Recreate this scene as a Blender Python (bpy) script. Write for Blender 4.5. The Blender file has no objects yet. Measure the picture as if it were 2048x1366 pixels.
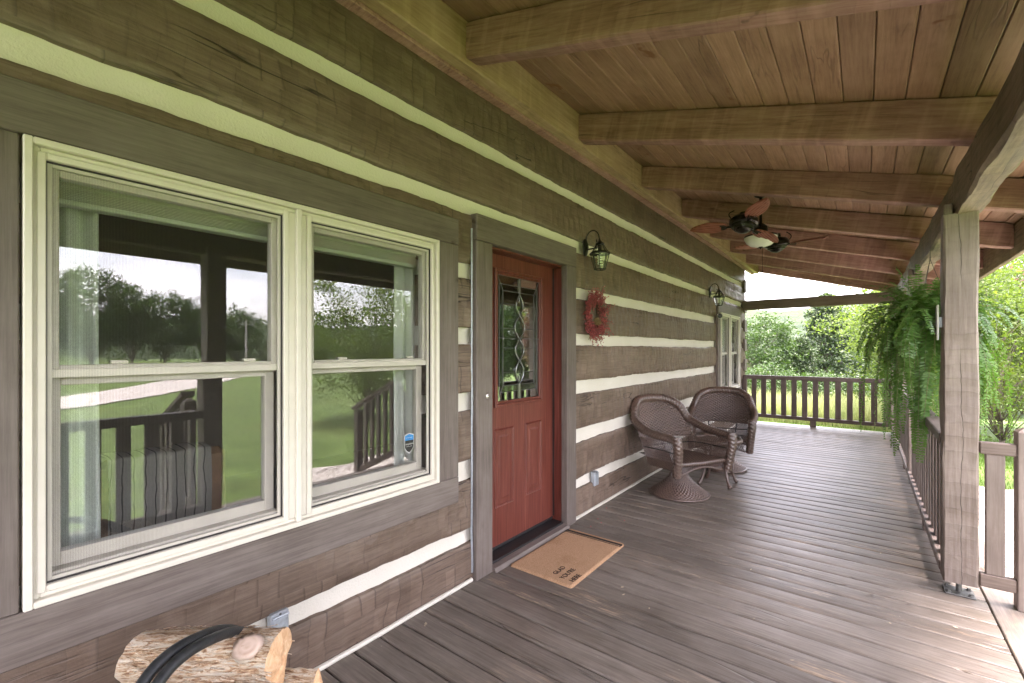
import bpy, math, random
from mathutils import Vector, Matrix, noise

R = math.radians
sc = bpy.context.scene
col = sc.collection

# ---------------------------------------------------------------- camera, sky, sun, exposure
cam_d = bpy.data.cameras.new('camera')
cam_d.lens = 16.0
cam_d.sensor_width = 36.0
cam_d.shift_y = 0.0078
cam_d.clip_start = 0.03
cam_d.clip_end = 6000
cam = bpy.data.objects.new('camera', cam_d)
cam.location = (1.9085, 0.0, 1.41)
cam.rotation_euler = (R(90), 0, R(37.77))
col.objects.link(cam)
sc.camera = cam

SUN_EL, SUN_AZ = R(78), R(78)          # azimuth measured from +Y towards +X
world = bpy.data.worlds.new('World')
sc.world = world
world.use_nodes = True
wn = world.node_tree.nodes
wl = world.node_tree.links
wn.clear()
w_out = wn.new('ShaderNodeOutputWorld')
w_bg = wn.new('ShaderNodeBackground')
w_bg.inputs['Strength'].default_value = 0.078
w_sky = wn.new('ShaderNodeTexSky')
w_sky.sky_type = 'NISHITA'
w_sky.sun_disc = False
w_sky.sun_elevation = SUN_EL
w_sky.sun_rotation = SUN_AZ
w_sky.air_density = 1.2
w_sky.dust_density = 2.0
w_tc = wn.new('ShaderNodeTexCoord')
w_map = wn.new('ShaderNodeMapping')
w_map.inputs['Scale'].default_value = (1.0, 1.0, 4.5)
w_n1 = wn.new('ShaderNodeTexNoise')
w_n1.inputs['Scale'].default_value = 2.3
w_n1.inputs['Detail'].default_value = 6
w_n1.inputs['Roughness'].default_value = 0.55
w_rmp = wn.new('ShaderNodeMapRange')
w_rmp.inputs['From Min'].default_value = 0.36
w_rmp.inputs['From Max'].default_value = 0.58
w_rmp.inputs['To Min'].default_value = 0.22
w_rmp.inputs['To Max'].default_value = 0.90
w_mix = wn.new('ShaderNodeMix')
w_mix.data_type = 'RGBA'
w_mix.inputs['B'].default_value = (10.2, 10.6, 11.2, 1)      # bright overcast cloud
wl.new(w_tc.outputs['Generated'], w_map.inputs['Vector'])
wl.new(w_map.outputs['Vector'], w_n1.inputs['Vector'])
wl.new(w_n1.outputs['Fac'], w_rmp.inputs['Value'])
wl.new(w_rmp.outputs['Result'], w_mix.inputs['Factor'])
wl.new(w_sky.outputs['Color'], w_mix.inputs['A'])
wl.new(w_mix.outputs['Result'], w_bg.inputs['Color'])
wl.new(w_bg.outputs['Background'], w_out.inputs['Surface'])

sun_d = bpy.data.lights.new('sun', 'SUN')
sun_d.energy = 2.5
sun_d.angle = R(26)
sun_d.color = (1.0, 0.95, 0.87)
sun = bpy.data.objects.new('sun', sun_d)
sun.rotation_euler = Vector((math.sin(SUN_AZ) * math.cos(SUN_EL), math.cos(SUN_AZ) * math.cos(SUN_EL), math.sin(SUN_EL))).to_track_quat('Z', 'Y').to_euler()
sun.location = (0, 0, 30)
col.objects.link(sun)

vs = sc.view_settings
vs.view_transform = 'Standard'
vs.look = 'None'
vs.gamma = 1
vs.exposure = 3.8
vs.use_white_balance = True          # the camera was balanced for the green light off the lawn
vs.white_balance_temperature = 6850
vs.white_balance_tint = 23
vs.use_curve_mapping = False
cy = sc.cycles
cy.use_denoising = True
cy.max_bounces = 10
cy.diffuse_bounces = 5
cy.glossy_bounces = 4
cy.transmission_bounces = 6
cy.transparent_max_bounces = 24
cy.caustics_reflective = False
cy.caustics_refractive = False
cy.sample_clamp_indirect = 8.0

# ---------------------------------------------------------------- mesh helpers
def V(*a): return Vector(a)

class MB:
    def __init__(s):
        s.v = []; s.f = []
    def face(s, pts):
        b = len(s.v); s.v += [tuple(p) for p in pts]; s.f.append(tuple(range(b, b + len(pts))))
    def box(s, x0, x1, y0, y1, z0, z1):
        b = len(s.v)
        s.v += [(x0,y0,z0),(x1,y0,z0),(x1,y1,z0),(x0,y1,z0),(x0,y0,z1),(x1,y0,z1),(x1,y1,z1),(x0,y1,z1)]
        s.f += [tuple(b+i for i in q) for q in ((0,3,2,1),(4,5,6,7),(0,1,5,4),(1,2,6,5),(2,3,7,6),(3,0,4,7))]
        return s
    def cbox(s, x0, x1, y0, y1, z0, z1, c=0.004):
        """box with chamfered edges"""
        lo = (x0,y0,z0); hi = (x1,y1,z1)
        b = len(s.v); idx = {}
        for sx in (0,1):
            for sy in (0,1):
                for sz in (0,1):
                    sg = (sx,sy,sz)
                    for ax in range(3):
                        p = [0,0,0]
                        for k in range(3):
                            e = hi[k] if sg[k] else lo[k]
                            if k != ax: e += -c if sg[k] else c
                            p[k] = e
                        idx[(sx,sy,sz,ax)] = b + len(idx); s.v.append(tuple(p))
        def q(a): s.f.append(tuple(idx[k] for k in a))
        for ax in range(3):
            u, w = (ax+1)%3, (ax+2)%3
            for sd in (0,1):
                r = []
                for (a_, b_) in ((0,0),(1,0),(1,1),(0,1)):
                    g = [0,0,0]; g[ax] = sd; g[u] = a_; g[w] = b_; r.append((*g, ax))
                q(r if sd else r[::-1])
            # edges along axis ax
            for a_ in (0,1):
                for b_ in (0,1):
                    g0 = [0,0,0]; g0[u] = a_; g0[w] = b_; g1 = list(g0); g1[ax] = 1
                    r = [(*g0,u),(*g1,u),(*g1,w),(*g0,w)]
                    q(r if (a_ == b_) else r[::-1])
        for sx in (0,1):
            for sy in (0,1):
                for sz in (0,1):
                    r = [(sx,sy,sz,0),(sx,sy,sz,1),(sx,sy,sz,2)]
                    q(r if (sx+sy+sz) % 2 else r[::-1])
        return s
    def tube(s, pts, rad, n=8, closed=False, cap=True):
        pts = [Vector(p) for p in pts]
        m = len(pts)
        rads = rad if isinstance(rad, (list, tuple)) else [rad]*m
        b = len(s.v); up = None
        for i, p in enumerate(pts):
            if closed: d = pts[(i+1)%m] - pts[i-1]
            else: d = pts[min(i+1,m-1)] - pts[max(i-1,0)]
            d.normalize()
            if up is None:
                up = Vector((0,0,1)) if abs(d.z) < 0.9 else Vector((1,0,0))
            a = d.cross(up)
            if a.length < 1e-6: a = d.orthogonal()
            a.normalize(); up = a.cross(d).normalized()
            for k in range(n):
                t = 2*math.pi*k/n
                s.v.append(tuple(p + (a*math.cos(t) + up*math.sin(t))*rads[i]))
        for i in range(m if closed else m-1):
            j = (i+1) % m
            for k in range(n):
                l = (k+1) % n
                s.f.append((b+i*n+k, b+j*n+k, b+j*n+l, b+i*n+l))
        if cap and not closed:
            s.f.append(tuple(b+k for k in range(n)))
            s.f.append(tuple(b+(m-1)*n+k for k in range(n))[::-1])
        return s
    def lathe(s, prof, n=24, c=(0,0,0), M=None):
        """prof: (radius, height) list, revolved about z"""
        b = len(s.v); m = len(prof)
        for r, h in prof:
            for k in range(n):
                t = 2*math.pi*k/n
                p = Vector((r*math.cos(t), r*math.sin(t), h))
                if M is not None: p = M @ p
                s.v.append((p.x+c[0], p.y+c[1], p.z+c[2]))
        for i in range(m-1):
            for k in range(n):
                l = (k+1) % n
                s.f.append((b+i*n+k, b+i*n+l, b+(i+1)*n+l, b+(i+1)*n+k))
        if prof[0][0] > 1e-5: s.f.append(tuple(b+k for k in range(n))[::-1])
        if prof[-1][0] > 1e-5: s.f.append(tuple(b+(m-1)*n+k for k in range(n)))
        return s
    def grid(s, fn, nu, nv, wrap_u=False):
        b = len(s.v)
        cu = nu if wrap_u else nu+1
        for i in range(cu):
            for j in range(nv+1):
                s.v.append(tuple(fn(i/nu, j/nv)))
        for i in range(nu):
            i2 = (i+1) % cu
            for j in range(nv):
                s.f.append((b+i*(nv+1)+j, b+i2*(nv+1)+j, b+i2*(nv+1)+j+1, b+i*(nv+1)+j+1))
        return s
    def timber(s, p0, p1, w, h, side, seg=40, jit=0.004, ch=0.012, seed=0, top_cut=None):
        """rough sawn timber, section w (along side) x h, chamfered, uneven edges"""
        p0 = Vector(p0); p1 = Vector(p1); d = (p1-p0); ln = d.length; d.normalize()
        side = Vector(side).normalized(); up = side.cross(d).normalized()
        if up.z < -0.5: up = -up
        b = len(s.v)
        base = [(-1,-1,ch,0),(1,-1,-ch,0),(1,-1,0,ch),(1,1,0,-ch),(1,1,-ch,0),(-1,1,ch,0),(-1,1,0,-ch),(-1,-1,0,ch)]
        for i in range(seg+1):
            t = i/seg; c = p0 + d*ln*t
            for k, (sx, sy, dx, dy) in enumerate(base):
                q = Vector((t*ln*2.3+seed*7.1, k*3.7, seed*1.9))
                n1 = noise.noise(q)*jit*1.6; n2 = noise.noise(q+Vector((9,4,2)))*jit*1.6
                q2 = Vector((t*ln*9+seed*3.1, (k//2)*5.3, seed))
                n1 += noise.noise(q2)*jit*0.6; n2 += noise.noise(q2+Vector((3,3,3)))*jit*0.6
                s.v.append(tuple(c + side*(sx*w/2+dx+n1) + up*(sy*h/2+dy+n2)))
        for i in range(seg):
            for k in range(8):
                l = (k+1) % 8
                s.f.append((b+i*8+k, b+i*8+l, b+(i+1)*8+l, b+(i+1)*8+k))
        s.f.append(tuple(b+k for k in range(8))[::-1])
        s.f.append(tuple(b+seg*8+k for k in range(8)))
        return s
    def tri_count(s): return sum(len(f)-2 for f in s.f)

def mesh_of(name, mb, off=(0,0,0), smooth=False, recalc=True):
    me = bpy.data.meshes.new(name)
    ox, oy, oz = off
    me.from_pydata([(x-ox, y-oy, z-oz) for x, y, z in mb.v], [], mb.f)
    if recalc:
        import bmesh
        bm = bmesh.new(); bm.from_mesh(me)
        bmesh.ops.recalc_face_normals(bm, faces=bm.faces)
        bm.to_mesh(me); bm.free()
    if smooth:
        me.polygons.foreach_set('use_smooth', [True]*len(me.polygons))
        if smooth != 'all':
            me.set_sharp_from_angle(angle=R(35))
    return me

ROOTLOC = {}
def obj(name, mb, m, parent=None, smooth=False, recalc=True):
    """one mesh object; its vertices are given in the same space as its root's location"""
    off = ROOTLOC.get(parent.name, (0,0,0)) if parent else (0,0,0)
    me = mb if isinstance(mb, bpy.types.Mesh) else mesh_of(name, mb, off, smooth, recalc)
    o = bpy.data.objects.new(name, me)
    if not me.materials: me.materials.append(m)
    col.objects.link(o)
    if parent:
        o.parent = parent
        ROOTLOC[o.name] = off
    return o

def tag(o, label=None, cat=None, group=None, kind=None):
    if label: o['label'] = label
    if cat: o['category'] = cat
    if group: o['group'] = group
    if kind: o['kind'] = kind
    return o

def thing(name, label, cat, loc=(0,0,0), group=None, kind=None, local=False):
    o = bpy.data.objects.new(name, None); col.objects.link(o)
    o.empty_display_size = 0.1
    o.location = loc
    ROOTLOC[o.name] = (0,0,0) if local else tuple(loc)
    return tag(o, label, cat, group, kind)

def part_empty(name, parent):
    """a part that is itself made of sub-parts"""
    o = bpy.data.objects.new(name, None); col.objects.link(o)
    o.empty_display_size = 0.05
    o.parent = parent
    ROOTLOC[o.name] = ROOTLOC.get(parent.name, (0,0,0))
    return o

def copy_tree(o, parent=None):
    c = o.copy(); col.objects.link(c); c.parent = parent
    for ch in list(o.children): copy_tree(ch, c)
    return c

def text_mesh(body, size, depth=0.0):
    cu = bpy.data.curves.new('text', 'FONT'); cu.body = body; cu.size = size; cu.extrude = depth
    cu.align_x = 'CENTER'; cu.align_y = 'CENTER'
    o = bpy.data.objects.new('text', cu); col.objects.link(o)
    dg = bpy.context.evaluated_depsgraph_get()
    me = bpy.data.meshes.new_from_object(o.evaluated_get(dg))
    mb = MB(); mb.v = [tuple(v.co) for v in me.vertices]; mb.f = [tuple(p.vertices) for p in me.polygons]
    bpy.data.objects.remove(o); bpy.data.curves.remove(cu); bpy.data.meshes.remove(me)
    return mb

def xform(mb, M):
    mb.v = [tuple(M @ Vector(p)) for p in mb.v]
    return mb

# ---------------------------------------------------------------- materials
class NT:
    def __init__(s, name):
        s.m = bpy.data.materials.new(name); s.m.use_nodes = True
        s.t = s.m.node_tree; s.t.nodes.clear()
        s.out = s.n('ShaderNodeOutputMaterial')
    def n(s, typ, **kw):
        x = s.t.nodes.new(typ)
        for k, v in kw.items(): setattr(x, k, v)
        return x
    def set(s, sock, v):
        if isinstance(v, bpy.types.NodeSocket): s.t.links.new(v, sock)
        elif isinstance(v, (int, float)): sock.default_value = v
        else:
            v = tuple(v)
            if len(v) == 3 and len(sock.default_value) == 4: v = v + (1,)
            sock.default_value = v
    def math(s, op, a, b=0.0, c=0.0, clamp=False):
        x = s.n('ShaderNodeMath', operation=op, use_clamp=clamp)
        s.set(x.inputs[0], a); s.set(x.inputs[1], b)
        if len(x.inputs) > 2: s.set(x.inputs[2], c)
        return x.outputs[0]
    def vmath(s, op, a, b):
        x = s.n('ShaderNodeVectorMath', operation=op)
        s.set(x.inputs[0], a); s.set(x.inputs[1], b)
        return x.outputs[0]
    def mix(s, f, a, b, blend='MIX'):
        x = s.n('ShaderNodeMix', data_type='RGBA', blend_type=blend)
        s.set(x.inputs['Factor'], f); s.set(x.inputs['A'], a); s.set(x.inputs['B'], b)
        return x.outputs['Result']
    def noise(s, vec, scale=5, detail=4, rough=0.5, dist=0.0, out='Fac'):
        x = s.n('ShaderNodeTexNoise')
        if vec is not None: s.set(x.inputs['Vector'], vec)
        s.set(x.inputs['Scale'], scale); s.set(x.inputs['Detail'], detail); s.set(x.inputs['Roughness'], rough); s.set(x.inputs['Distortion'], dist)
        return x.outputs[out]
    def rng(s, v, a, b, c=0.0, d=1.0):
        x = s.n('ShaderNodeMapRange')
        s.set(x.inputs['Value'], v); s.set(x.inputs['From Min'], a); s.set(x.inputs['From Max'], b); s.set(x.inputs['To Min'], c); s.set(x.inputs['To Max'], d)
        return x.outputs['Result']
    def ramp(s, v, stops):
        x = s.n('ShaderNodeValToRGB'); s.set(x.inputs['Fac'], v)
        e = x.color_ramp.elements
        while len(e) < len(stops): e.new(0.5)
        for k, (p, c) in enumerate(stops): e[k].position = p; e[k].color = tuple(c)[:3] + (1,)
        return x.outputs['Color']
    def objco(s, rand=0.0):
        v = s.n('ShaderNodeTexCoord').outputs['Object']
        if rand:
            r = s.n('ShaderNodeObjectInfo').outputs['Random']
            cb = s.n('ShaderNodeCombineXYZ')
            for k, f in enumerate((37.0, 53.0, 71.0)): s.set(cb.inputs[k], s.math('MULTIPLY', r, f*rand))
            v = s.vmath('ADD', v, cb.outputs[0])
        return v
    def bump(s, h, strength=0.5, dist=0.01):
        x = s.n('ShaderNodeBump'); s.set(x.inputs['Strength'], strength); s.set(x.inputs['Distance'], dist); s.set(x.inputs['Height'], h)
        return x.outputs['Normal']
    def principled(s, color, rough=0.5, normal=None, metal=0.0, spec=0.5, **kw):
        x = s.n('ShaderNodeBsdfPrincipled')
        s.set(x.inputs['Base Color'], color); s.set(x.inputs['Roughness'], rough); s.set(x.inputs['Metallic'], metal)
        s.set(x.inputs['Specular IOR Level'], spec)
        if normal is not None: s.set(x.inputs['Normal'], normal)
        for k, v in kw.items(): s.set(x.inputs[k], v)
        return x.outputs['BSDF']
    def done(s, sh):
        s.t.links.new(sh, s.out.inputs['Surface']); return s.m

def plain(name, c, rough=0.5, metal=0.0, var=0.12, scale=20, bump=0.0, spec=0.5):
    t = NT(name); v = t.objco()
    n = t.noise(v, scale, 4)
    cc = t.mix(t.rng(n, 0.3, 0.7), tuple(x*(1-var) for x in c), tuple(min(1, x*(1+var)) for x in c))
    nm = t.bump(t.noise(v, scale*4, 3), bump, 0.004) if bump else None
    return t.done(t.principled(cc, t.rng(n, 0.3, 0.7, rough*0.9, min(1, rough*1.1)), nm, metal, spec))

def wood(name, axis, cd, cm, cl, rough=0.55, hew=None, knots=0.5, rand=1.0, grain=0.35, cross=26.0, along=1.3, wear=None, vary=0.25, spec=0.4, vaxis=2, bdist=0.003, knotc=(0.05,0.03,0.02), saw=0.0, crack=0.0, con=0.12, hedge=0.7, tilt=0.0, vcrack=False, specks=False):
    t = NT(name); v = t.objco(rand)
    if tilt:
        vr = t.n('ShaderNodeVectorRotate', rotation_type='Y_AXIS'); t.set(vr.inputs['Vector'], v); t.set(vr.inputs['Angle'], tilt); v = vr.outputs[0]
    def stretched(al, cr):
        mp = t.n('ShaderNodeMapping'); t.set(mp.inputs['Vector'], v)
        sc_ = [cr]*3; sc_[axis] = al; mp.inputs['Scale'].default_value = sc_
        return mp.outputs[0]
    n1 = t.noise(stretched(along*3.0, cross*4.5), 1, 6, 0.7, 0.25)
    n2 = t.noise(stretched(along*1.1, cross*0.9), 1, 5, 0.6, 0.8)
    n3 = t.noise(v, 3.0, 5, 0.65)
    f = t.math('ADD', t.math('MULTIPLY', n1, 0.46), t.math('ADD', t.math('MULTIPLY', n2, 0.24), t.math('MULTIPLY', n3, 0.30)))
    c = t.ramp(t.rng(f, 0.5-con, 0.5+con), [(0.0, cd), (0.5, cm), (1.0, cl)])
    ht = t.math('MULTIPLY', n1, 0.5)
    if rand and vary:
        r = t.n('ShaderNodeObjectInfo').outputs['Random']
        w = t.n('ShaderNodeTexWhiteNoise', noise_dimensions='1D'); t.set(w.inputs['W'], t.math('MULTIPLY', r, 91.7))
        g = t.rng(w.outputs['Value'], 0, 1, 1-vary, 1+vary)
        c = t.mix(1.0, c, g, 'MULTIPLY')
    if knots:
        vo = t.n('ShaderNodeTexVoronoi'); t.set(vo.inputs['Vector'], t.vmath('ADD', stretched(1.7, 4.6), t.noise(v, 9, 2, out='Color'))); vo.inputs['Scale'].default_value = 1.0
        sp = t.n('ShaderNodeSeparateColor'); t.set(sp.inputs[0], vo.outputs['Color'])
        sel = t.rng(sp.outputs[0], 1-knots*0.6, 1-knots*0.6+0.02)
        d = t.math('ADD', vo.outputs['Distance'], t.math('MULTIPLY', t.noise(v, 60, 2), 0.05))
        kn = t.math('MULTIPLY', t.rng(d, 0.09, 0.17, 1, 0), sel)
        ring = t.math('MULTIPLY', t.rng(d, 0.12, 0.30, 1, 0), sel)
        c = t.mix(t.math('MULTIPLY', ring, 0.35), c, cd)
        c = t.mix(t.math('MULTIPLY', kn, 0.8), c, knotc)
        ht = t.math('SUBTRACT', ht, t.math('MULTIPLY', kn, 0.8))
    if crack:
        cn = t.noise(stretched(0.55, 7.5), 1, 3, 0.55, 0.35)
        ck = t.math('MULTIPLY', t.rng(t.math('ABSOLUTE', t.math('SUBTRACT', cn, 0.5)), 0.001, 0.011, 1, 0), t.rng(t.noise(v, 1.1, 2), 0.50, 0.60))
        c = t.mix(t.math('MULTIPLY', ck, crack), c, tuple(x*0.22 for x in cd))
        ht = t.math('SUBTRACT', ht, t.math('MULTIPLY', ck, 2.5))
    if vcrack:
        vv = t.n('ShaderNodeTexCoord').outputs['Object']; sv = t.n('ShaderNodeSeparateXYZ'); t.set(sv.inputs[0], vv)
        zz = t.n('ShaderNodeCombineXYZ'); t.set(zz.inputs[2], sv.outputs[2])
        off = t.math('ADD', sv.outputs[0], t.math('MULTIPLY', t.math('SUBTRACT', t.noise(zz.outputs[0], 1.6, 4, 0.6), 0.5), 0.075))
        vk = t.math('MULTIPLY', t.rng(t.math('ABSOLUTE', off), 0.0006, 0.0022, 1, 0), t.rng(t.noise(zz.outputs[0], 0.9, 1), 0.36, 0.46))
        c = t.mix(t.math('MULTIPLY', vk, 0.85), c, tuple(x*0.2 for x in cd)); ht = t.math('SUBTRACT', ht, t.math('MULTIPLY', vk, 3.0))
    rg = t.rng(n2, 0.3, 0.7, rough*0.82, min(1, rough*1.15))
    nm = t.bump(ht, grain, bdist)
    if hew:
        period, rowh, amp = hew
        sx = t.n('ShaderNodeSeparateXYZ'); t.set(sx.inputs[0], v)
        a = sx.outputs[axis]; b = sx.outputs[vaxis]
        wp = t.noise(v, 3.1, 3)
        wp2 = t.noise(v, 1.3, 2)
        row = t.math('FLOOR', t.math('ADD', t.math('DIVIDE', t.math('ADD', b, t.math('MULTIPLY', wp2, 0.16)), rowh), 50.0))
        wr = t.n('ShaderNodeTexWhiteNoise', noise_dimensions='1D'); t.set(wr.inputs['W'], row)
        tt = t.math('DIVIDE', t.math('ADD', t.math('ADD', a, t.math('MULTIPLY', wp, 0.11)), t.math('MULTIPLY', wr.outputs['Value'], 0.9)), period)
        cell = t.math('FLOOR', tt); fr = t.math('FRACT', tt)
        wc = t.n('ShaderNodeTexWhiteNoise', noise_dimensions='2D')
        cb = t.n('ShaderNodeCombineXYZ'); t.set(cb.inputs[0], cell); t.set(cb.inputs[1], row); t.set(wc.inputs['Vector'], cb.outputs[0])
        rc = wc.outputs['Value']
        present = t.rng(t.noise(v, 1.7, 2), 0.34, 0.52)
        hh = t.math('ADD', t.math('MULTIPLY', t.math('POWER', fr, 1.8), t.rng(rc, 0, 1, 0.25, 1.1)), t.math('MULTIPLY', rc, 0.55))
        hh = t.math('ADD', t.math('MULTIPLY', hh, present), t.math('MULTIPLY', t.noise(v, 14, 4, 0.6), 0.35))
        b2 = t.n('ShaderNodeBump'); t.set(b2.inputs['Strength'], 1.0); t.set(b2.inputs['Distance'], 0.014*amp); t.set(b2.inputs['Height'], hh); t.set(b2.inputs['Normal'], nm)
        nm = b2.outputs['Normal']
        shade = t.rng(rc, 0, 1, 0.88, 1.12)
        c = t.mix(present, c, t.mix(1.0, c, shade, 'MULTIPLY'))
        edge = t.math('MULTIPLY', t.math('MULTIPLY', t.rng(fr, 0.86, 0.97), present), t.rng(rc, 0.3, 0.9))
        c = t.mix(t.math('MULTIPLY', edge, hedge), c, tuple(x*0.5 for x in cd))
    if saw:
        # pale band-saw streaks across the face
        mp = t.n('ShaderNodeMapping'); t.set(mp.inputs['Vector'], v)
        s_ = [1.6, 1.6, 1.6]; s_[axis] = 17.0; mp.inputs['Scale'].default_value = s_
        mp.inputs['Rotation'].default_value = (0, R(14), 0)
        sn = t.rng(t.noise(mp.outputs[0], 1, 3, 0.5), 0.52, 0.74)
        c = t.mix(t.math('MULTIPLY', sn, saw), c, tuple(min(1, x*1.9+0.02) for x in cl))
    if wear:
        wcol, amount = wear
        w1 = t.noise(stretched(2.6, 11.0), 1, 6, 0.75)
        w2 = t.noise(v, 0.9, 3)
        wm = t.math('MULTIPLY', t.rng(w1, 0.50, 0.62), t.rng(w2, 0.46, 0.60))
        fine = t.rng(t.noise(stretched(6, 90), 1, 3, 0.7), 0.45, 0.6)
        c = t.mix(t.math('MULTIPLY', t.math('MULTIPLY', wm, fine), amount), c, wcol)
    if specks:
        vo2 = t.n('ShaderNodeTexVoronoi'); t.set(vo2.inputs['Vector'], v); vo2.inputs['Scale'].default_value = 30
        s2 = t.n('ShaderNodeSeparateColor'); t.set(s2.inputs[0], vo2.outputs['Color'])
        sm = t.math('MULTIPLY', t.rng(vo2.outputs['Distance'], 0.06, 0.10, 1, 0), t.rng(s2.outputs[0], 0.93, 0.95))
        c = t.mix(sm, c, t.mix(s2.outputs[1], (0.5,0.45,0.38), (0.04,0.03,0.025)))
        big = t.rng(t.noise(t.n('ShaderNodeTexCoord').outputs['Object'], 1.1, 4, 0.6), 0.35, 0.65, 0.84, 1.14)
        c = t.mix(1.0, c, big, 'MULTIPLY')
    return t.done(t.principled(c, rg, nm, spec=spec))

LOG_D, LOG_M, LOG_L = (0.072,0.047,0.034), (0.152,0.107,0.080), (0.228,0.174,0.138)
TR = ((0.088,0.068,0.057), (0.143,0.117,0.102), (0.196,0.166,0.147))
M = {}
M['log'] = wood('hewn_log_stain', 1, LOG_D, LOG_M, LOG_L, 0.5, hew=(0.080, 0.118, 0.95), knots=0.4, rand=1.0, vary=0.10, cross=20, crack=0.95, grain=0.5, con=0.18, hedge=0.62)
M['trim'] = wood('trim_board_stain', 1, *TR, 0.6, knots=0.35, vary=0.06, cross=22, con=0.14)
M['trim_v'] = wood('trim_board_stain_upright', 2, *TR, 0.6, knots=0.35, vary=0.06, cross=22, con=0.14)
M['trim_x'] = wood('trim_board_stain_cross', 0, *TR, 0.6, knots=0.35, vary=0.06, cross=22, con=0.14)
M['deck'] = wood('deck_board_stain', 0, (0.088,0.071,0.056), (0.162,0.136,0.113), (0.235,0.204,0.177), 0.42, knots=0.35, vary=0.15, cross=20, wear=((0.40,0.30,0.21), 0.9), grain=0.7, spec=0.5, con=0.13, crack=0.35, specks=True)
M['deck_y'] = wood('deck_edge_board_stain', 1, (0.10,0.085,0.075), (0.17,0.145,0.127), (0.25,0.215,0.188), 0.5, knots=0.3, vary=0.06, cross=20, wear=((0.46,0.33,0.2), 1.0), grain=0.5)
M['rafter'] = wood('rafter_stain', 0, (0.210,0.104,0.086), (0.340,0.190,0.162), (0.440,0.272,0.238), 0.62, knots=0.5, vary=0.07, cross=14, saw=0.22, hew=(0.09, 0.5, 0.35), crack=0.6, tilt=-math.atan(0.278), hedge=0.15)
M['ceiling'] = wood('ceiling_board_stain', 1, (0.195,0.106,0.066), (0.315,0.193,0.124), (0.415,0.272,0.186), 0.55, knots=0.7, vary=0.2, cross=18, grain=0.3, knotc=(0.20,0.08,0.025), con=0.14, crack=0.3)
M['ledger'] = wood('ledger_timber', 1, (0.27,0.172,0.100), (0.395,0.270,0.165), (0.48,0.350,0.23), 0.65, knots=0.45, vary=0.03, cross=14, saw=0.15, crack=0.5)
M['beam'] = wood('eave_beam_timber', 1, (0.10,0.076,0.054), (0.20,0.155,0.112), (0.30,0.240,0.18), 0.65, knots=0.3, vary=0.05, cross=14, hew=(0.13, 0.4, 0.9), crack=0.8, hedge=0.4)
M['post'] = wood('post_timber', 2, (0.140,0.104,0.087), (0.205,0.163,0.142), (0.268,0.220,0.196), 0.65, knots=0.3, vary=0.05, cross=16, hew=(0.085, 0.9, 1.0), vaxis=0, hedge=0.2, vcrack=True)
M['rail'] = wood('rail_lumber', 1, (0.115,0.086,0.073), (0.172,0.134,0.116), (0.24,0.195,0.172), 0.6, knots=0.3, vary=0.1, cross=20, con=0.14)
M['rail_far'] = wood('shaded_rail_lumber', 0, (0.070,0.048,0.039), (0.110,0.080,0.066), (0.155,0.118,0.10), 0.6, knots=0.3, vary=0.08, cross=20, con=0.14)  # darker copy of the rail lumber: backlit far railing's shade put into the colour
M['rail_shaded_v'] = wood('shaded_rail_lumber_upright', 2, (0.070,0.048,0.039), (0.110,0.080,0.066), (0.155,0.118,0.10), 0.6, knots=0.3, vary=0.1, cross=20, con=0.14)  # same painted-in shade for the uprights of the far railing
M['rail_x'] = wood('rail_lumber_cross', 0, (0.10,0.072,0.060), (0.15,0.111,0.094), (0.21,0.165,0.142), 0.6, knots=0.3, vary=0.1, cross=20, con=0.14)
M['rail_v'] = wood('rail_lumber_upright', 2, (0.115,0.086,0.073), (0.170,0.132,0.114), (0.235,0.19,0.168), 0.6, knots=0.25, vary=0.14, cross=20, con=0.14)
M['cream'] = plain('cream_vinyl', (0.655,0.62,0.54), 0.38, var=0.03)
M['sash'] = plain('putty_sash', (0.50,0.47,0.41), 0.4, var=0.05)
M['dark_gasket'] = plain('dark_gasket', (0.02,0.018,0.018), 0.5)
M['iron'] = plain('black_iron', (0.016,0.015,0.014), 0.42, metal=0.3, var=0.3, scale=40)
M['bronze'] = plain('dark_bronze', (0.022,0.018,0.015), 0.3, metal=0.6, var=0.3)
M['nickel'] = plain('nickel', (0.55,0.53,0.5), 0.25, metal=1.0)
M['galv'] = plain('galvanised_steel', (0.42,0.46,0.50), 0.5, metal=0.6, var=0.15, scale=60)
M['zinc_post'] = plain('weathered_steel', (0.16,0.16,0.15), 0.55, metal=0.7, var=0.3, scale=60)
M['white_plastic'] = plain('white_plastic', (0.75,0.75,0.73), 0.35, var=0.03)
M['black_plastic'] = plain('black_plastic', (0.012,0.012,0.013), 0.3)
M['rubber'] = plain('black_rubber', (0.02,0.022,0.024), 0.45, var=0.3, scale=60, bump=0.2)
M['sill_black'] = plain('black_threshold', (0.018,0.017,0.018), 0.5, var=0.4, scale=40)

def chink_mat():
    t = NT('chinking'); v = t.objco()
    n = t.noise(v, 90, 4, 0.6); big = t.noise(v, 3, 3)
    c = t.mix(t.rng(big, 0.3, 0.7), (0.675,0.635,0.555), (0.725,0.69,0.62))
    dirt = t.rng(t.noise(v, 22, 5, 0.7), 0.66, 0.78)
    c = t.mix(t.math('MULTIPLY', dirt, 0.55), c, (0.40,0.35,0.27))
    return t.done(t.principled(c, 0.8, t.bump(t.math('ADD', n, t.math('MULTIPLY', big, 1.5)), 0.45, 0.006), spec=0.25))
M['chink'] = chink_mat()

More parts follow.
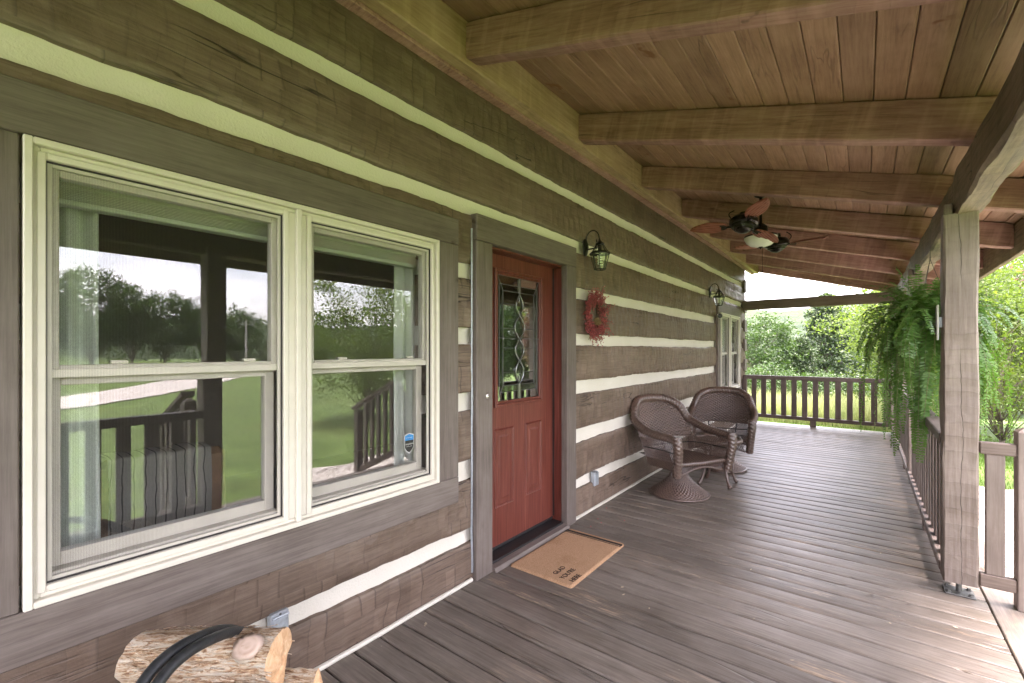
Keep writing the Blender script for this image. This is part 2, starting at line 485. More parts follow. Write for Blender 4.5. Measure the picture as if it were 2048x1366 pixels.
def door_mat():
    t = NT('red_door_paint'); v = t.objco()
    mp = t.n('ShaderNodeMapping'); t.set(mp.inputs['Vector'], v); mp.inputs['Scale'].default_value = (60, 60, 2.2)
    n = t.noise(mp.outputs[0], 1, 5, 0.65, 0.4)
    c = t.ramp(t.rng(n, 0.32, 0.68), [(0, (0.094,0.020,0.013)), (0.6, (0.150,0.038,0.026)), (1, (0.200,0.060,0.043))])
    return t.done(t.principled(c, 0.42, t.bump(n, 0.25, 0.002)))
M['door'] = door_mat()

def glass_mat(name, f0=0.045, tint=(0.86,0.9,0.87), rough=0.0):
    t = NT(name)
    ge = t.n('ShaderNodeNewGeometry')
    dt = t.n('ShaderNodeVectorMath', operation='DOT_PRODUCT'); t.set(dt.inputs[0], ge.outputs['Normal']); t.set(dt.inputs[1], ge.outputs['Incoming'])
    om = t.math('SUBTRACT', 1.0, t.math('ABSOLUTE', dt.outputs['Value']), clamp=True)
    fac = t.math('ADD', f0, t.math('MULTIPLY', t.math('POWER', om, 5.0), 1.0-f0), clamp=True)
    tr = t.n('ShaderNodeBsdfTransparent'); t.set(tr.inputs['Color'], tint)
    gl = t.n('ShaderNodeBsdfGlossy'); gl.inputs['Roughness'].default_value = rough
    gl.inputs['Color'].default_value = (1,1,1,1)
    mx = t.n('ShaderNodeMixShader')
    t.set(mx.inputs[0], fac)
    t.t.links.new(tr.outputs[0], mx.inputs[1]); t.t.links.new(gl.outputs[0], mx.inputs[2])
    return t.done(mx.outputs[0])
M['glass'] = glass_mat('window_glass', 0.085, (0.95,0.97,0.96))
M['door_glass'] = glass_mat('leaded_glass', 0.20, (0.75,0.82,0.78))
M['lamp_glass'] = glass_mat('lantern_glass', 0.06, (0.92,0.95,0.88), 0.02)

def screen_mat():
    t = NT('insect_screen'); v = t.objco()
    sx = t.n('ShaderNodeSeparateXYZ'); t.set(sx.inputs[0], v)
    th = None
    for k in (1, 2):
        f = t.math('PINGPONG', t.math('MULTIPLY', sx.outputs[k], 560.0), 1.0)
        f = t.rng(f, 0.80, 0.86)
        th = f if th is None else t.math('MAXIMUM', th, f)
    th = t.math('MULTIPLY', th, 0.26)
    d = t.n('ShaderNodeBsdfDiffuse'); t.set(d.inputs['Color'], (0.09,0.09,0.085))
    tr = t.n('ShaderNodeBsdfTransparent')
    mx = t.n('ShaderNodeMixShader'); t.set(mx.inputs[0], th)
    t.t.links.new(tr.outputs[0], mx.inputs[1]); t.t.links.new(d.outputs[0], mx.inputs[2])
    return t.done(mx.outputs[0])
M['screen'] = screen_mat()

def cloth_mat(name, c, stripe=None):
    t = NT(name); v = t.objco()
    n = t.noise(v, 160, 2)
    cc = t.mix(t.rng(n, 0.3, 0.7), tuple(x*0.85 for x in c), c)
    if stripe:
        mp = t.n('ShaderNodeMapping'); t.set(mp.inputs['Vector'], v); mp.inputs['Scale'].default_value = (1, 27, 1.5)
        nz = t.noise(v, 5, 3)
        sx = t.n('ShaderNodeSeparateXYZ'); t.set(sx.inputs[0], mp.outputs[0])
        f = t.math('PINGPONG', t.math('ADD', sx.outputs[1], t.math('MULTIPLY', nz, 1.1)), 0.5)
        cc = t.mix(t.rng(f, 0.04, 0.075, 1, 0), cc, stripe)
    return t.done(t.principled(cc, 0.9, t.bump(n, 0.3, 0.002), spec=0.1))
M['curtain'] = cloth_mat('curtain_cloth', (0.80,0.83,0.78))
M['blind'] = plain('blind_slats', (0.66,0.70,0.58), 0.5, var=0.03)
M['throw'] = cloth_mat('striped_throw', (0.27,0.25,0.23), (0.03,0.028,0.03))
M['leather'] = plain('tan_leather', (0.22,0.11,0.055), 0.5, var=0.2)
M['room_wall'] = plain('room_wall', (0.30,0.24,0.17), 0.8, var=0.05)
M['room_floor'] = wood('room_floor', 1, (0.09,0.05,0.03), (0.14,0.08,0.045), (0.2,0.12,0.07), 0.35, knots=0.1)

def wicker_mat():
    t = NT('wicker'); v = t.objco()
    n = t.noise(v, 120, 3); b = t.noise(v, 4, 3)
    c = t.ramp(t.rng(n, 0.3, 0.7), [(0, (0.040,0.024,0.018)), (0.5, (0.094,0.060,0.047)), (1, (0.175,0.120,0.098))])
    c = t.mix(t.rng(b, 0.35, 0.65), t.mix(1.0, c, (0.85,0.85,0.85), 'MULTIPLY'), t.mix(1.0, c, (1.15,1.1,1.08), 'MULTIPLY'))
    return t.done(t.principled(c, 0.28, t.bump(n, 0.3, 0.002), spec=0.8))
M['wicker'] = wicker_mat()

def leaf_mat(name, c1, c2, trans=0.40, tcol=None, rough=0.45):
    t = NT(name); v = t.objco(1.0)
    n = t.noise(v, 3.0, 3); n2 = t.noise(v, 40.0, 2)
    g = t.n('ShaderNodeNewGeometry')
    f = t.math('ADD', t.math('MULTIPLY', n, 0.55), t.math('MULTIPLY', n2, 0.45))
    c = t.mix(t.rng(f, 0.35, 0.65), c1, c2)
    p = t.principled(c, rough, spec=0.35)
    tr = t.n('ShaderNodeBsdfTranslucent')
    t.set(tr.inputs['Color'], t.mix(1.0, c, tcol or (1.05,1.15,0.5), 'MULTIPLY'))
    mx = t.n('ShaderNodeMixShader'); mx.inputs[0].default_value = trans
    t.t.links.new(p, mx.inputs[1]); t.t.links.new(tr.outputs[0], mx.inputs[2])
    return t.done(mx.outputs[0])
M['leaf_dec'] = leaf_mat('broad_leaves', (0.026,0.056,0.016), (0.060,0.105,0.032))
M['leaf_con'] = leaf_mat('cedar_foliage', (0.024,0.048,0.020), (0.058,0.090,0.038), 0.3)
M['leaf_light'] = leaf_mat('light_leaves', (0.075,0.125,0.028), (0.140,0.190,0.046), 0.55)
M['leaf_fern'] = leaf_mat('fern_leaves', (0.050,0.128,0.027), (0.130,0.245,0.060), 0.35)
M['leaf_red'] = leaf_mat('purple_leaves', (0.10,0.045,0.06), (0.16,0.13,0.05), 0.4, (1.4,1.2,1.2))
M['flower'] = plain('purple_flower', (0.12,0.06,0.22), 0.6)
M['bark'] = wood('bark', 2, (0.05,0.038,0.03), (0.09,0.07,0.055), (0.15,0.12,0.10), 0.85, knots=0, cross=12, grain=0.9, bdist=0.01)
M['tall_grass'] = leaf_mat('meadow_grass', (0.20,0.26,0.10), (0.38,0.39,0.20), 0.4, (1.2,1.2,0.9))
M['lawn_grass'] = leaf_mat('lawn_grass', (0.060,0.125,0.020), (0.105,0.175,0.032), 0.4)

def lawn_mat():
    t = NT('lawn'); v = t.objco()
    n = t.noise(v, 0.25, 5, 0.65); n2 = t.noise(v, 3.5, 6, 0.75); n3 = t.noise(v, 40, 4, 0.7)
    c = t.mix(t.rng(n2, 0.3, 0.7), (0.062,0.112,0.026), (0.132,0.196,0.058))
    c = t.mix(t.rng(n, 0.54, 0.72, 0, 0.6), c, (0.165,0.180,0.060))
    c = t.mix(1.0, c, t.rng(t.noise(v, 0.9, 4, 0.7), 0.35, 0.65, 0.78, 1.2), 'MULTIPLY')
    c = t.mix(t.rng(n3, 0.4, 0.7), c, t.mix(1.0, c, (0.6,0.65,0.5), 'MULTIPLY'))
    return t.done(t.principled(c, 0.8, t.bump(t.math('ADD', n2, n3), 0.7, 0.05), spec=0.15))
M['lawn'] = lawn_mat()
def gravel_mat():
    t = NT('gravel'); v = t.objco()
    vo = t.n('ShaderNodeTexVoronoi'); t.set(vo.inputs['Vector'], v); vo.inputs['Scale'].default_value = 38
    sp = t.n('ShaderNodeSeparateColor'); t.set(sp.inputs[0], vo.outputs['Color'])
    c = t.ramp(sp.outputs[0], [(0, (0.26,0.24,0.22)), (0.5, (0.42,0.40,0.37)), (1, (0.58,0.55,0.51))])
    return t.done(t.principled(c, 0.85, t.bump(vo.outputs['Distance'], 0.8, 0.02)))
M['gravel'] = gravel_mat()
def hill_mat():
    t = NT('forest_hill'); v = t.objco()
    n = t.noise(v, 0.09, 5, 0.7); n2 = t.noise(v, 0.012, 3)
    c = t.mix(t.rng(n, 0.35, 0.65), (0.014,0.026,0.014), (0.034,0.052,0.024))
    c = t.mix(t.rng(n2, 0.4, 0.6), c, t.mix(1.0, c, (1.25,1.2,0.9), 'MULTIPLY'))
    return t.done(t.principled(c, 0.9, t.bump(n, 1.0, 5.0), spec=0.1))
M['hill'] = hill_mat()
M['roof'] = plain('roof_metal', (0.10,0.095,0.09), 0.5, var=0.1)

rnd = random.Random(7)

# ================================================================ SETTING
GZ = -0.45
def ground_z(x, y):
    d = max(0.0, y-15.0)
    z = GZ - min(4.6, 0.012*d*d if d < 9 else 0.972+0.216*(d-9))
    z += 0.05*noise.noise(Vector((x*0.13, y*0.13, 0)))
    dd = max(0.0, x-30)
    return z + min(0.5, dd*0.012)

mb = MB()
xs = [-900,-300,-120,-60,-30,-15,-8,-4,0,2,4,6,9,12,16,20,25,30,38,48,60,80,120,300,900]
ys = [-900,-300,-120,-60,-40,-25,-15,-10,-6,-3,0,3,6,9,12,13.5,15,16.5,18,20,22,25,28,32,37,45,60,90,150,300,900]
for x in xs:
    for y in ys: mb.v.append((x, y, ground_z(x, y)))
for i in range(len(xs)-1):
    for j in range(len(ys)-1):
        a = i*len(ys)+j
        mb.f.append((a, a+len(ys), a+len(ys)+1, a+1))
tag(obj('ground', mb, M['lawn'], smooth='all'), 'mown green lawn around the log house', kind='structure')

def strip(name, pts, w, m, lift, label):
    b = MB()
    def smooth_pt(t):
        n = len(pts)-1; i = min(int(t*n), n-1); u = t*n-i
        p = [Vector(pts[max(0, min(n, i+k))]) for k in (-1, 0, 1, 2)]
        return 0.5*((2*p[1])+(p[2]-p[0])*u+(2*p[0]-5*p[1]+4*p[2]-p[3])*u*u+(3*p[1]-p[0]-3*p[2]+p[3])*u**3)
    N_ = 80
    for i in range(N_+1):
        c = smooth_pt(i/N_); d = (smooth_pt(min(1, i/N_+.01))-smooth_pt(max(0, i/N_-.01))).normalized()
        s_ = Vector((-d.y, d.x))
        for k in range(5):
            q = c + s_*w*(k/4-0.5)*(1+0.12*noise.noise(Vector((i*0.4, k, 2))))
            b.v.append((q.x, q.y, ground_z(q.x, q.y)+lift))
    for i in range(N_):
        for k in range(4):
            a = i*5+k; b.f.append((a, a+1, a+6, a+5))
    return tag(obj(name, b, m), label, kind='structure')
strip('gravel_road', [(10,-26),(13.5,-10),(16,-3),(18.8,1.8),(22,4.9),(27,8.5),(36,14),(55,24),(90,40)], 3.4, M['gravel'], 0.035, 'pale gravel drive crossing the lawn')
mb = MB()
mb.grid(lambda u, v: (2.66+u*(1.9+0.25*noise.noise(Vector((v*9, 1, 0)))), 3.2+v*5.3+0.3*noise.noise(Vector((u*5, 2, v*3))), ground_z(2.66+u*1.9, 3.2+v*5.3)+0.03+0.02*math.sin(math.pi*u)), 14, 40)
tag(obj('gravel_path', mb, M['gravel'], smooth='all'), 'pale gravel bed beside the porch', kind='structure')
# loose stones on the gravel bed
mb = MB(); rs = random.Random(3)
for i in range(2600):
    x = rs.uniform(2.7, 4.4); y = rs.uniform(3.3, 8.4); r = rs.uniform(0.008, 0.024)
    z = ground_z(x, y)+0.045
    pts = [Vector((r*rs.uniform(.7,1.2),0,0)), Vector((0,r*rs.uniform(.7,1.2),0)), Vector((-r*rs.uniform(.7,1.2),0,0)), Vector((0,-r*rs.uniform(.7,1.2),0)), Vector((0,0,r*rs.uniform(.5,.9))), Vector((0,0,-r*.5))]
    rot = Matrix.Rotation(rs.uniform(0, 6.28), 3, 'Z')
    b = len(mb.v); mb.v += [tuple(rot @ p + Vector((x,y,z))) for p in pts]
    mb.f += [(b+a, b+(a+1)%4, b+4) for a in range(4)] + [(b+(a+1)%4, b+a, b+5) for a in range(4)]
tag(obj('gravel_stones', mb, plain('loose_stone', (0.42,0.39,0.35), 0.8, var=0.4, scale=6)), 'loose pale stones of the gravel bed', 'gravel', kind='stuff')

# hills
def hill(name, az0, az1, dist, h, seed, label):
    b = MB(); na, nr = 90, 14
    for i in range(na+1):
        a = az0+(az1-az0)*i/na
        edge = min(1, i/na*5, (1-i/na)*5)
        for j in range(nr+1):
            t = j/nr; r = dist*(0.62+0.55*t)
            prof = math.sin(min(1, t*1.25)*math.pi/2)
            hh = h*prof*edge*(0.72+0.42*noise.noise(Vector((a*3.1+seed, t*1.2, seed))))
            hh += 2.2*noise.noise(Vector((a*40, t*16, seed)))*prof
            b.v.append((r*math.sin(a), r*math.cos(a), -5+hh))
    for i in range(na):
        for j in range(nr):
            q = i*(nr+1)+j; b.f.append((q, q+nr+1, q+nr+2, q+1))
    tag(obj(name, b, M['hill'], smooth='all'), label, kind='structure')
hill('hill', R(-62), R(32), 620, 92, 4.0, 'wooded hill fading into haze beyond the trees')
hill('hill', R(34), R(135), 560, 46, 9.0, 'low wooded ridge beyond the lawn and road')

# ================================================================ DECK
deck = thing('deck', 'weathered brown plank deck of the long porch', None, (0, 0, 0), kind='structure')
PITCH = 0.1424
Y_GAP0 = 1.0874
deck_protos = []
for k in range(4):
    b = MB()
    n = 10
    x0, x1 = 0.0, 2.446
    y0, y1 = 0.0030, PITCH-0.0034
    # slightly crowned plank with eased edges
    prof = [(y0, -0.034), (y0, -0.008), (y0+0.003, -0.0035), (y0+0.008, -0.0005), (y0+0.035, 0.0010), ((y0+y1)/2, 0.0013), (y1-0.035, 0.0010), (y1-0.008, -0.0005), (y1-0.003, -0.0035), (y1, -0.008), (y1, -0.034)]
    for i in range(n+1):
        x = x0+(x1-x0)*i/n
        for (yy, zz) in prof:
            wob = 0.0006*noise.noise(Vector((x*1.7+k*11, yy*3, k)))
            b.v.append((x, yy+wob, zz))
    m_ = len(prof)
    for i in range(n):
        for j in range(m_-1):
            b.f.append((i*m_+j, (i+1)*m_+j, (i+1)*m_+j+1, i*m_+j+1))
    b.f.append(tuple(range(m_))); b.f.append(tuple(range(n*m_, (n+1)*m_))[::-1])
    me = mesh_of('deck_board', b); me.materials.append(M['deck']); deck_protos.append(me)
k0 = -33; k1 = 63
rd = random.Random(5)
for k in range(k0, k1):
    o = bpy.data.objects.new('deck_board', deck_protos[rd.randrange(4)]); col.objects.link(o); o.parent = deck
    o.location = (0.0, Y_GAP0+k*PITCH, -0.0005-0.0018*rd.random())
Y_END = Y_GAP0+k1*PITCH
Y_BEG = Y_GAP0+k0*PITCH
obj('edge_board', MB().cbox(2.455, 2.60, Y_BEG, Y_END, -0.035, 0.0005, 0.004), M['deck_y'], deck)
obj('rim_joist', MB().box(2.42, 2.452, Y_BEG, Y_END, -0.27, -0.034), M['rail'], deck)
obj('joist', MB().box(0.0, 2.42, Y_END-0.06, Y_END-0.02, -0.27, -0.034), M['rail_x'], deck)
for k, yy in enumerate((-3, -1, 1, 3.6, 6, 8.4, 9.8)):
    obj('deck_pier', MB().box(2.26, 2.40, yy, yy+0.14, -0.9, -0.034), M['rail_v'], deck)
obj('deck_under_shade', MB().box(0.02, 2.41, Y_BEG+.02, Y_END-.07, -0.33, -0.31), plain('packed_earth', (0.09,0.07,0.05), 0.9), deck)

# steps down to the lawn between the two posts
stairs = thing('porch_steps', 'wooden steps leading from the porch down to the lawn', 'steps', (2.6, 2.5, GZ))
for i, z in enumerate((-0.16, -0.31)):
    for q in range(2):
        obj('tread', MB().cbox(2.612+0.29*i+0.143*q, 2.612+0.29*i+0.143*q+0.138, 1.46, 3.60, z-0.038, z), M['deck_y'], stairs)
for yy in (1.47, 2.51, 3.55):
    b = MB(); b.box(2.606, 3.2, yy, yy+0.04, GZ-0.1, GZ+0.09); b.box(2.606, 2.90, yy+0.0005, yy+0.0395, GZ+0.09, -0.2)
    obj('stringer', b, M['rail_x'], stairs)

# ================================================================ LOG HOUSE
house = thing('log_house', 'brown hewn log house with broad cream chinking and red door', 'house', (0, 0, 0))
ROWS = [(-0.12,0.230),(0.326,0.625),(0.742,1.035),(1.145,1.440),(1.545,1.835),(1.940,2.233),(2.335,2.630),(2.727,3.012)]
CH = [(0.230,0.326),(0.625,0.742),(1.035,1.145),(1.440,1.545),(1.835,1.940),(2.233,2.335),(2.630,2.727)]
YW0, YW1 = -3.6, 10.10
WIN1 = (0.19, 1.745, 0.70, 2.00)
DOORO = (2.205, 3.145, -0.05, 2.085)
WIN2 = (8.02, 9.42, 0.72, 2.00)
OPEN = [WIN1, DOORO, WIN2]

def wav(y, s, a):   # uneven log edge
    return a*(noise.noise(Vector((y*1.1, s*5.3, 1.7))) + 0.5*noise.noise(Vector((y*4.3, s*3.1, 6.2))) + 0.30*noise.noise(Vector((y*13.0, s*2.1, 3.3))) + 0.12*noise.noise(Vector((y*40.0, s*2.1, 8.3))))

def segs(z0, z1):
    """free intervals along the wall for a course z0..z1 and the z-range there"""
    cuts = []
    for (a, b_, zl, zh) in OPEN:
        if z1 <= zl or z0 >= zh: continue
        if z0 < zl: cuts.append((a, b_, 'low', zl))          # remains below the opening
        elif z1 > zh: cuts.append((a, b_, 'high', zh))       # remains above the opening
        else: cuts.append((a, b_, 'out', 0))
    cuts.sort()
    res = []; y = YW0
    for (a, b_, kd, zz) in cuts:
        res.append((y, a, z0, z1))
        if kd == 'low' and zz-z0 > 0.03: res.append((a, b_, z0, zz-0.005))
        if kd == 'high' and z1-zz > 0.03: res.append((a, b_, zz+0.005, z1))
        y = b_
    res.append((y, YW1, z0, z1))
    # join neighbours of full height
    out = []
    for r_ in res:
        if out and out[-1][1] == r_[0] and out[-1][2] == r_[2] and out[-1][3] == r_[3]: out[-1] = (out[-1][0], r_[1], r_[2], r_[3])
        else: out.append(r_)
    return [r_ for r_ in out if r_[1]-r_[0] > 0.02]

def facets(y, z, s):
    """adze scoops: rows of shallow hollows with raised, uneven ridges between"""
    zz = z+0.035*noise.noise(Vector((y*1.6, s*3.7, 0.3)))
    row = math.floor(zz/0.118); fz = zz/0.118-row
    wrp = y+0.05*noise.noise(Vector((y*2.1, row*3.3, s)))+0.028*(fz-0.5)+0.37*row
    per = 0.098
    k = math.floor(wrp/per); fy = wrp/per-k
    def h(a, b_): return (math.sin(a*127.1+b_*311.7+s*74.7)*43758.5453) % 1.0
    dep = h(k, row)
    pres = min(1.0, max(0.15, 0.55+1.6*noise.noise(Vector((y*0.55, z*2.2, s*1.3+5)))))
    d = -(0.0050+0.0090*dep)*math.sin(math.pi*fy**0.65)*(0.45+0.55*math.sin(math.pi*fz))+0.0065*(h(k+11, row)-0.5)
    return d*pres

def log_piece(y0, y1, z0, z1, s, dx):
    b = MB(); ny = max(2, int((y1-y0)/(0.0155 if y1 < 6 or True else 0.03))); nz = 18
    for i in range(ny+1):
        y = y0+(y1-y0)*i/ny
        zb = z0+wav(y, s, 0.013); zt = z1+wav(y, s+40, 0.013)
        for j in range(nz+1):
            t = j/nz; z = zb+(zt-zb)*t
            bulge = 0.006*(1-(2*t-1)**4)
            x = dx+0.004+bulge+0.0045*noise.noise(Vector((y*2.3, z*6, s*2.2)))+0.002*noise.noise(Vector((y*11, z*9, s)))+facets(y, z, s)
            if j in (0, nz): x -= 0.004
            b.v.append((x, y, z))
    for i in range(ny):
        for j in range(nz):
            a = i*(nz+1)+j; b.f.append((a, a+nz+1, a+nz+2, a+1))
    # back and caps
    n0 = len(b.v)
    for i in range(ny+1):
        y = y0+(y1-y0)*i/ny
        b.v.append((-0.16, y, z0+wav(y, s, 0.013))); b.v.append((-0.16, y, z1+wav(y, s+40, 0.013)))
    for i in range(ny):
        p, q = n0+2*i, n0+2*i+2
        b.f.append((p, p+1, q+1, q))
        b.f.append((i*(nz+1), p, q, (i+1)*(nz+1)))
        b.f.append((i*(nz+1)+nz, (i+1)*(nz+1)+nz, q+1, p+1))
    b.f.append(tuple([n0]+[j for j in range(nz+1)]+[n0+1]))
    e = ny*(nz+1); b.f.append(tuple([n0+2*ny+1]+[e+j for j in range(nz, -1, -1)]+[n0+2*ny]))
    return b

def chink_piece(y0, y1, z0, z1, s):
    b = MB(); ny = max(2, int((y1-y0)/0.08)); nz = 5
    for i in range(ny+1):
        y = y0+(y1-y0)*i/ny
        for j in range(nz+1):
            t = j/nz; z = z0-0.02+(z1-z0+0.04)*t
            x = -0.020-0.010*(1-abs(2*t-1))-0.006*t+0.003*noise.noise(Vector((y*3, z*8, s)))
            b.v.append((x, y, z))
    for i in range(ny):
        for j in range(nz):
            a = i*(nz+1)+j; b.f.append((a, a+nz+1, a+nz+2, a+1))
    n0 = len(b.v); zc0, zc1 = z0-0.018, z1+0.018
    b.v += [(-0.13,y0,zc0),(-0.13,y0,zc1),(-0.13,y1,zc0),(-0.13,y1,zc1)]
    b.f += [(n0, n0+1, n0+3, n0+2)]
    return b

for s, (z0, z1) in enumerate(ROWS):
    for (a, b_, p, q) in segs(z0, z1):
        obj('wall_log', log_piece(a, b_, p, q, s, 0.003+0.002*math.sin(s*2.4)), M['log'], house, smooth=True)
for s, (z0, z1) in enumerate(CH):
    for (a, b_, p, q) in segs(z0, z1):
        obj('chinking', chink_piece(a, b_-0.001, p, q, s), M['chink'], house, smooth='all')
# interlocked side-wall log ends at the far corner
for z in (0.305, 0.695, 1.105, 1.50, 1.88, 2.27, 2.665):
    b = MB(); b.timber((-1.2, 10.02, z), (0.040, 10.02, z), 0.20, 0.235, (0,1,0), 8, 0.006, 0.02, z*10)
    obj('corner_log_end', b, M['trim_x'], house)
obj('side_wall', MB().box(-6.2, -0.02, 9.92, 10.04, -0.5, 3.1), M['chink'], house)
obj('foundation', MB().box(-6.2, -0.03, YW0, 10.0, -1.0, -0.115), plain('block_foundation', (0.3,0.28,0.26), 0.85), house)
# narrow cream bead where wall meets deck
for (a, b_) in ((YW0, 2.035), (3.28, YW1-.02)):
    b = MB(); pts = [(0.022+0.003*noise.noise(Vector((a+(b_-a)*i/90*3, 0, 0))), a+(b_-a)*i/90, 0.013+0.004*noise.noise(Vector(((a+(b_-a)*i/90)*2, 5, 0)))) for i in range(91)]
    b.tube(pts, 0.0125, 8)
    obj('base_bead', b, M['cream'], house, smooth=True)
# pale caulk line beside the door casing
b = MB(); b.tube([(0.012+0.004*noise.noise(Vector((z*5, 0, 0))), 2.047+0.004*noise.noise(Vector((z*4, 3, 0))), z) for z in [i*0.05 for i in range(1, 44)]], 0.007, 6)
obj('caulk_line', b, M['galv'], house, smooth=True)
# wall-top strip and house roof
obj('wall_plate', MB().box(-0.155, -0.002, YW0, 10.09, 2.97, 3.34), M['log'], house)
obj('frieze_strip', MB().cbox(-0.001, 0.062, YW0, 10.75, 2.998, 3.05, 0.003), M['rafter'], house)
b = MB(); b.box(-6.4, 0.0, YW0-.1, 10.2, 3.35, 3.45); b.box(-6.4, -6.2, YW0-.1, 10.2, -.5, 3.35); b.box(-6.4, 0.0, YW0-.1, YW0, -.5, 3.35)
obj('house_shell', b, M['roof'], house)
# interior
room = MB()
room.face([(-0.17,YW0,0.02),(-6.1,YW0,0.02),(-6.1,10,0.02),(-0.17,10,0.02)])
obj('interior_floor', room, M['room_floor'], house)
room = MB()
room.face([(-3.6,YW0,0.02),(-3.6,YW0,2.75),(-3.6,10,2.75),(-3.6,10,0.02)])
room.face([(-0.17,YW0,2.75),(-3.6,YW0,2.75),(-3.6,10,2.75),(-0.17,10,2.75)])
for yy in (YW0+.02, 5.2, 9.9): room.face([(-0.17,yy,0.02),(-3.6,yy,0.02),(-3.6,yy,2.75),(-0.17,yy,2.75)])
obj('interior_walls', room, M['room_wall'], house, recalc=False)

# ---------------------------------------------------------------- windows
def rect_frame(b, y0, y1, z0, z1, w, x0, x1, c=0.003, wb=None, wt=None):
    wb = wb if wb is not None else w; wt = wt if wt is not None else w
    b.cbox(x0, x1, y0, y0+w, z0, z1, c)
    b.cbox(x0, x1, y1-w, y1, z0, z1, c)
    b.cbox(x0, x1-0.0004, y0+w, y1-w, z1-wt, z1, c)
    b.cbox(x0, x1-0.0004, y0+w, y1-w, z0, z0+wb, c)

def build_window(lights, Y0, Y1, Z0, Z1, ZM, mull):
    """lights: list of (y0,y1) clear daylight spans inside the casing"""
    w = part_empty('window', house)
    b = MB(); rect_frame(b, Y0, Y1, Z0, Z1, 0.020, -0.02, 0.056)
    obj('outer_casing', b, M['cream'], w)
    b = MB(); rect_frame(b, Y0+0.0205, Y1-0.0205, Z0+0.0205, Z1-0.0205, 0.014, -0.02, 0.036)
    for (a, c) in mull: b.cbox(-0.02, 0.0365, a, c, Z0+0.036, Z1-0.036, 0.003)
    obj('inner_casing', b, M['cream'], w)
    for (a, c) in mull:
        obj('mullion_cover', MB().cbox(0.0365, 0.055, a+0.028, c-0.028, Z0+0.0206, Z1-0.0206, 0.003), M['cream'], w)
    for (a, c) in lights:
        z0, z1 = Z0+0.0345, Z1-0.0345
        b = MB(); rect_frame(b, a-0.02, c+0.02, z0, z1, 0.020, 0.006, 0.044, 0.003)
        obj('jamb_liner', b, M['cream'], w)
        z0 += 0.020; z1 -= 0.020
        b = MB(); rect_frame(b, a, c, z0, z1, 0.0035, 0.012, 0.030, 0.0005)
        obj('gasket', b, M['dark_gasket'], w)
        b = MB(); rect_frame(b, a+0.0035, c-0.0035, z0+0.0035, z1-0.0035, 0.011, 0.010, 0.022, 0.001)
        obj('screen_frame', b, M['sash'], w)
        obj('screen', MB().box(0.0135, 0.0140, a+0.012, c-0.012, z0+0.012, z1-0.012), M['screen'], w)
        # upper sash (outer plane)
        b = MB(); rect_frame(b, a+0.004, c-0.004, ZM-0.018, z1-0.004, 0.028, -0.035, 0.004, 0.002, wb=0.036, wt=0.030)
        obj('upper_sash', b, M['sash'], w)
        obj('meeting_rail', MB().cbox(-0.03, 0.0095, a+0.004, c-0.004, ZM-0.020, ZM+0.006, 0.002), M['cream'], w)
        obj('pane', MB().box(-0.018, -0.014, a+0.031, c-0.031, ZM+0.017, z1-0.033), M['glass'], w)
        # lower sash (inner plane)
        b = MB(); rect_frame(b, a+0.004, c-0.004, z0+0.004, ZM-0.0205, 0.036, -0.075, -0.036, 0.002, wb=0.058, wt=0.024)
        obj('lower_sash', b, M['sash'], w)
        obj('pane', MB().box(-0.058, -0.054, a+0.039, c-0.039, z0+0.061, ZM-0.043), M['glass'], w)
        obj('sill_slope', MB().cbox(-0.036, 0.006, a+0.004, c-0.004, z0+0.003, z0+0.022, 0.002), M['sash'], w)
        for yy in (a+(c-a)*0.22, a+(c-a)*0.80):
            obj('sash_latch', MB().cbox(-0.012, 0.002, yy, yy+0.045, ZM+0.0185, ZM+0.030, 0.003), M['cream'], w)
    return w
win_main = build_window([(0.215, 0.895), (1.012, 1.695)], 0.168, 1.742, 0.675, 2.013, 1.345, [(0.915, 0.992)])
win_far = build_window([(8.06, 8.62), (8.76, 9.36)], 8.00, 9.42, 0.70, 2.02, 1.345, [(8.642, 8.738)])
# window surrounds of planed boards
def surround(Y0, Y1, Z0, Z1, wl_, wr_, wt, wb, x=0.042):
    obj('casing_board', MB().cbox(-0.01, x, Y0-wl_, Y1+wr_, Z1+0.004, Z1+wt, 0.004), M['trim'], house)
    obj('casing_board', MB().cbox(-0.01, x, Y0-wl_, Y1+wr_, Z0-wb, Z0-0.004, 0.004), M['trim'], house)
    obj('casing_board', MB().cbox(-0.01, x-0.001, Y0-wl_, Y0-0.006, Z0-0.003, Z1+0.003, 0.004), M['trim_v'], house)
    obj('casing_board', MB().cbox(-0.01, x-0.001, Y1+0.004, Y1+wr_-0.001, Z0-0.003, Z1+0.003, 0.004), M['trim_v'], house)
surround(0.168, 1.742, 0.675, 2.013, 0.165, 0.163, 0.154, 0.154)
surround(8.00, 9.42, 0.70, 2.02, 0.15, 0.14, 0.15, 0.15)

# sticker inside the right-hand pane
stk = part_empty('window_sticker', win_main); stk['label'] = 'small blue and black shield sticker in the lower right pane'
SY, SZ = 1.616, 0.90
def shield(k, x):
    pts = [(-0.032,0.046),(0,0.056),(0.032,0.046),(0.032,-0.026),(0.018,-0.044),(0,-0.056),(-0.018,-0.044),(-0.032,-0.026)]
    return [(x, SY+p*k, SZ+q*k) for p, q in pts]
mb = MB(); mb.face(shield(1.0, -0.0525)); obj('sticker_border', mb, M['white_plastic'], stk, recalc=False)
mb = MB(); mb.face(shield(0.90, -0.0520)); obj('sticker_field', mb, M['black_plastic'], stk, recalc=False)
k = 0.9
mb = MB(); mb.face([(-0.0515, SY+p*k, SZ+q*k) for p, q in [(-0.032,0.018),(-0.032,0.046),(0,0.056),(0.032,0.046),(0.032,0.018)]]); obj('sticker_band', mb, plain('sticker_blue', (0.02,0.26,0.62), 0.4), stk, recalc=False)
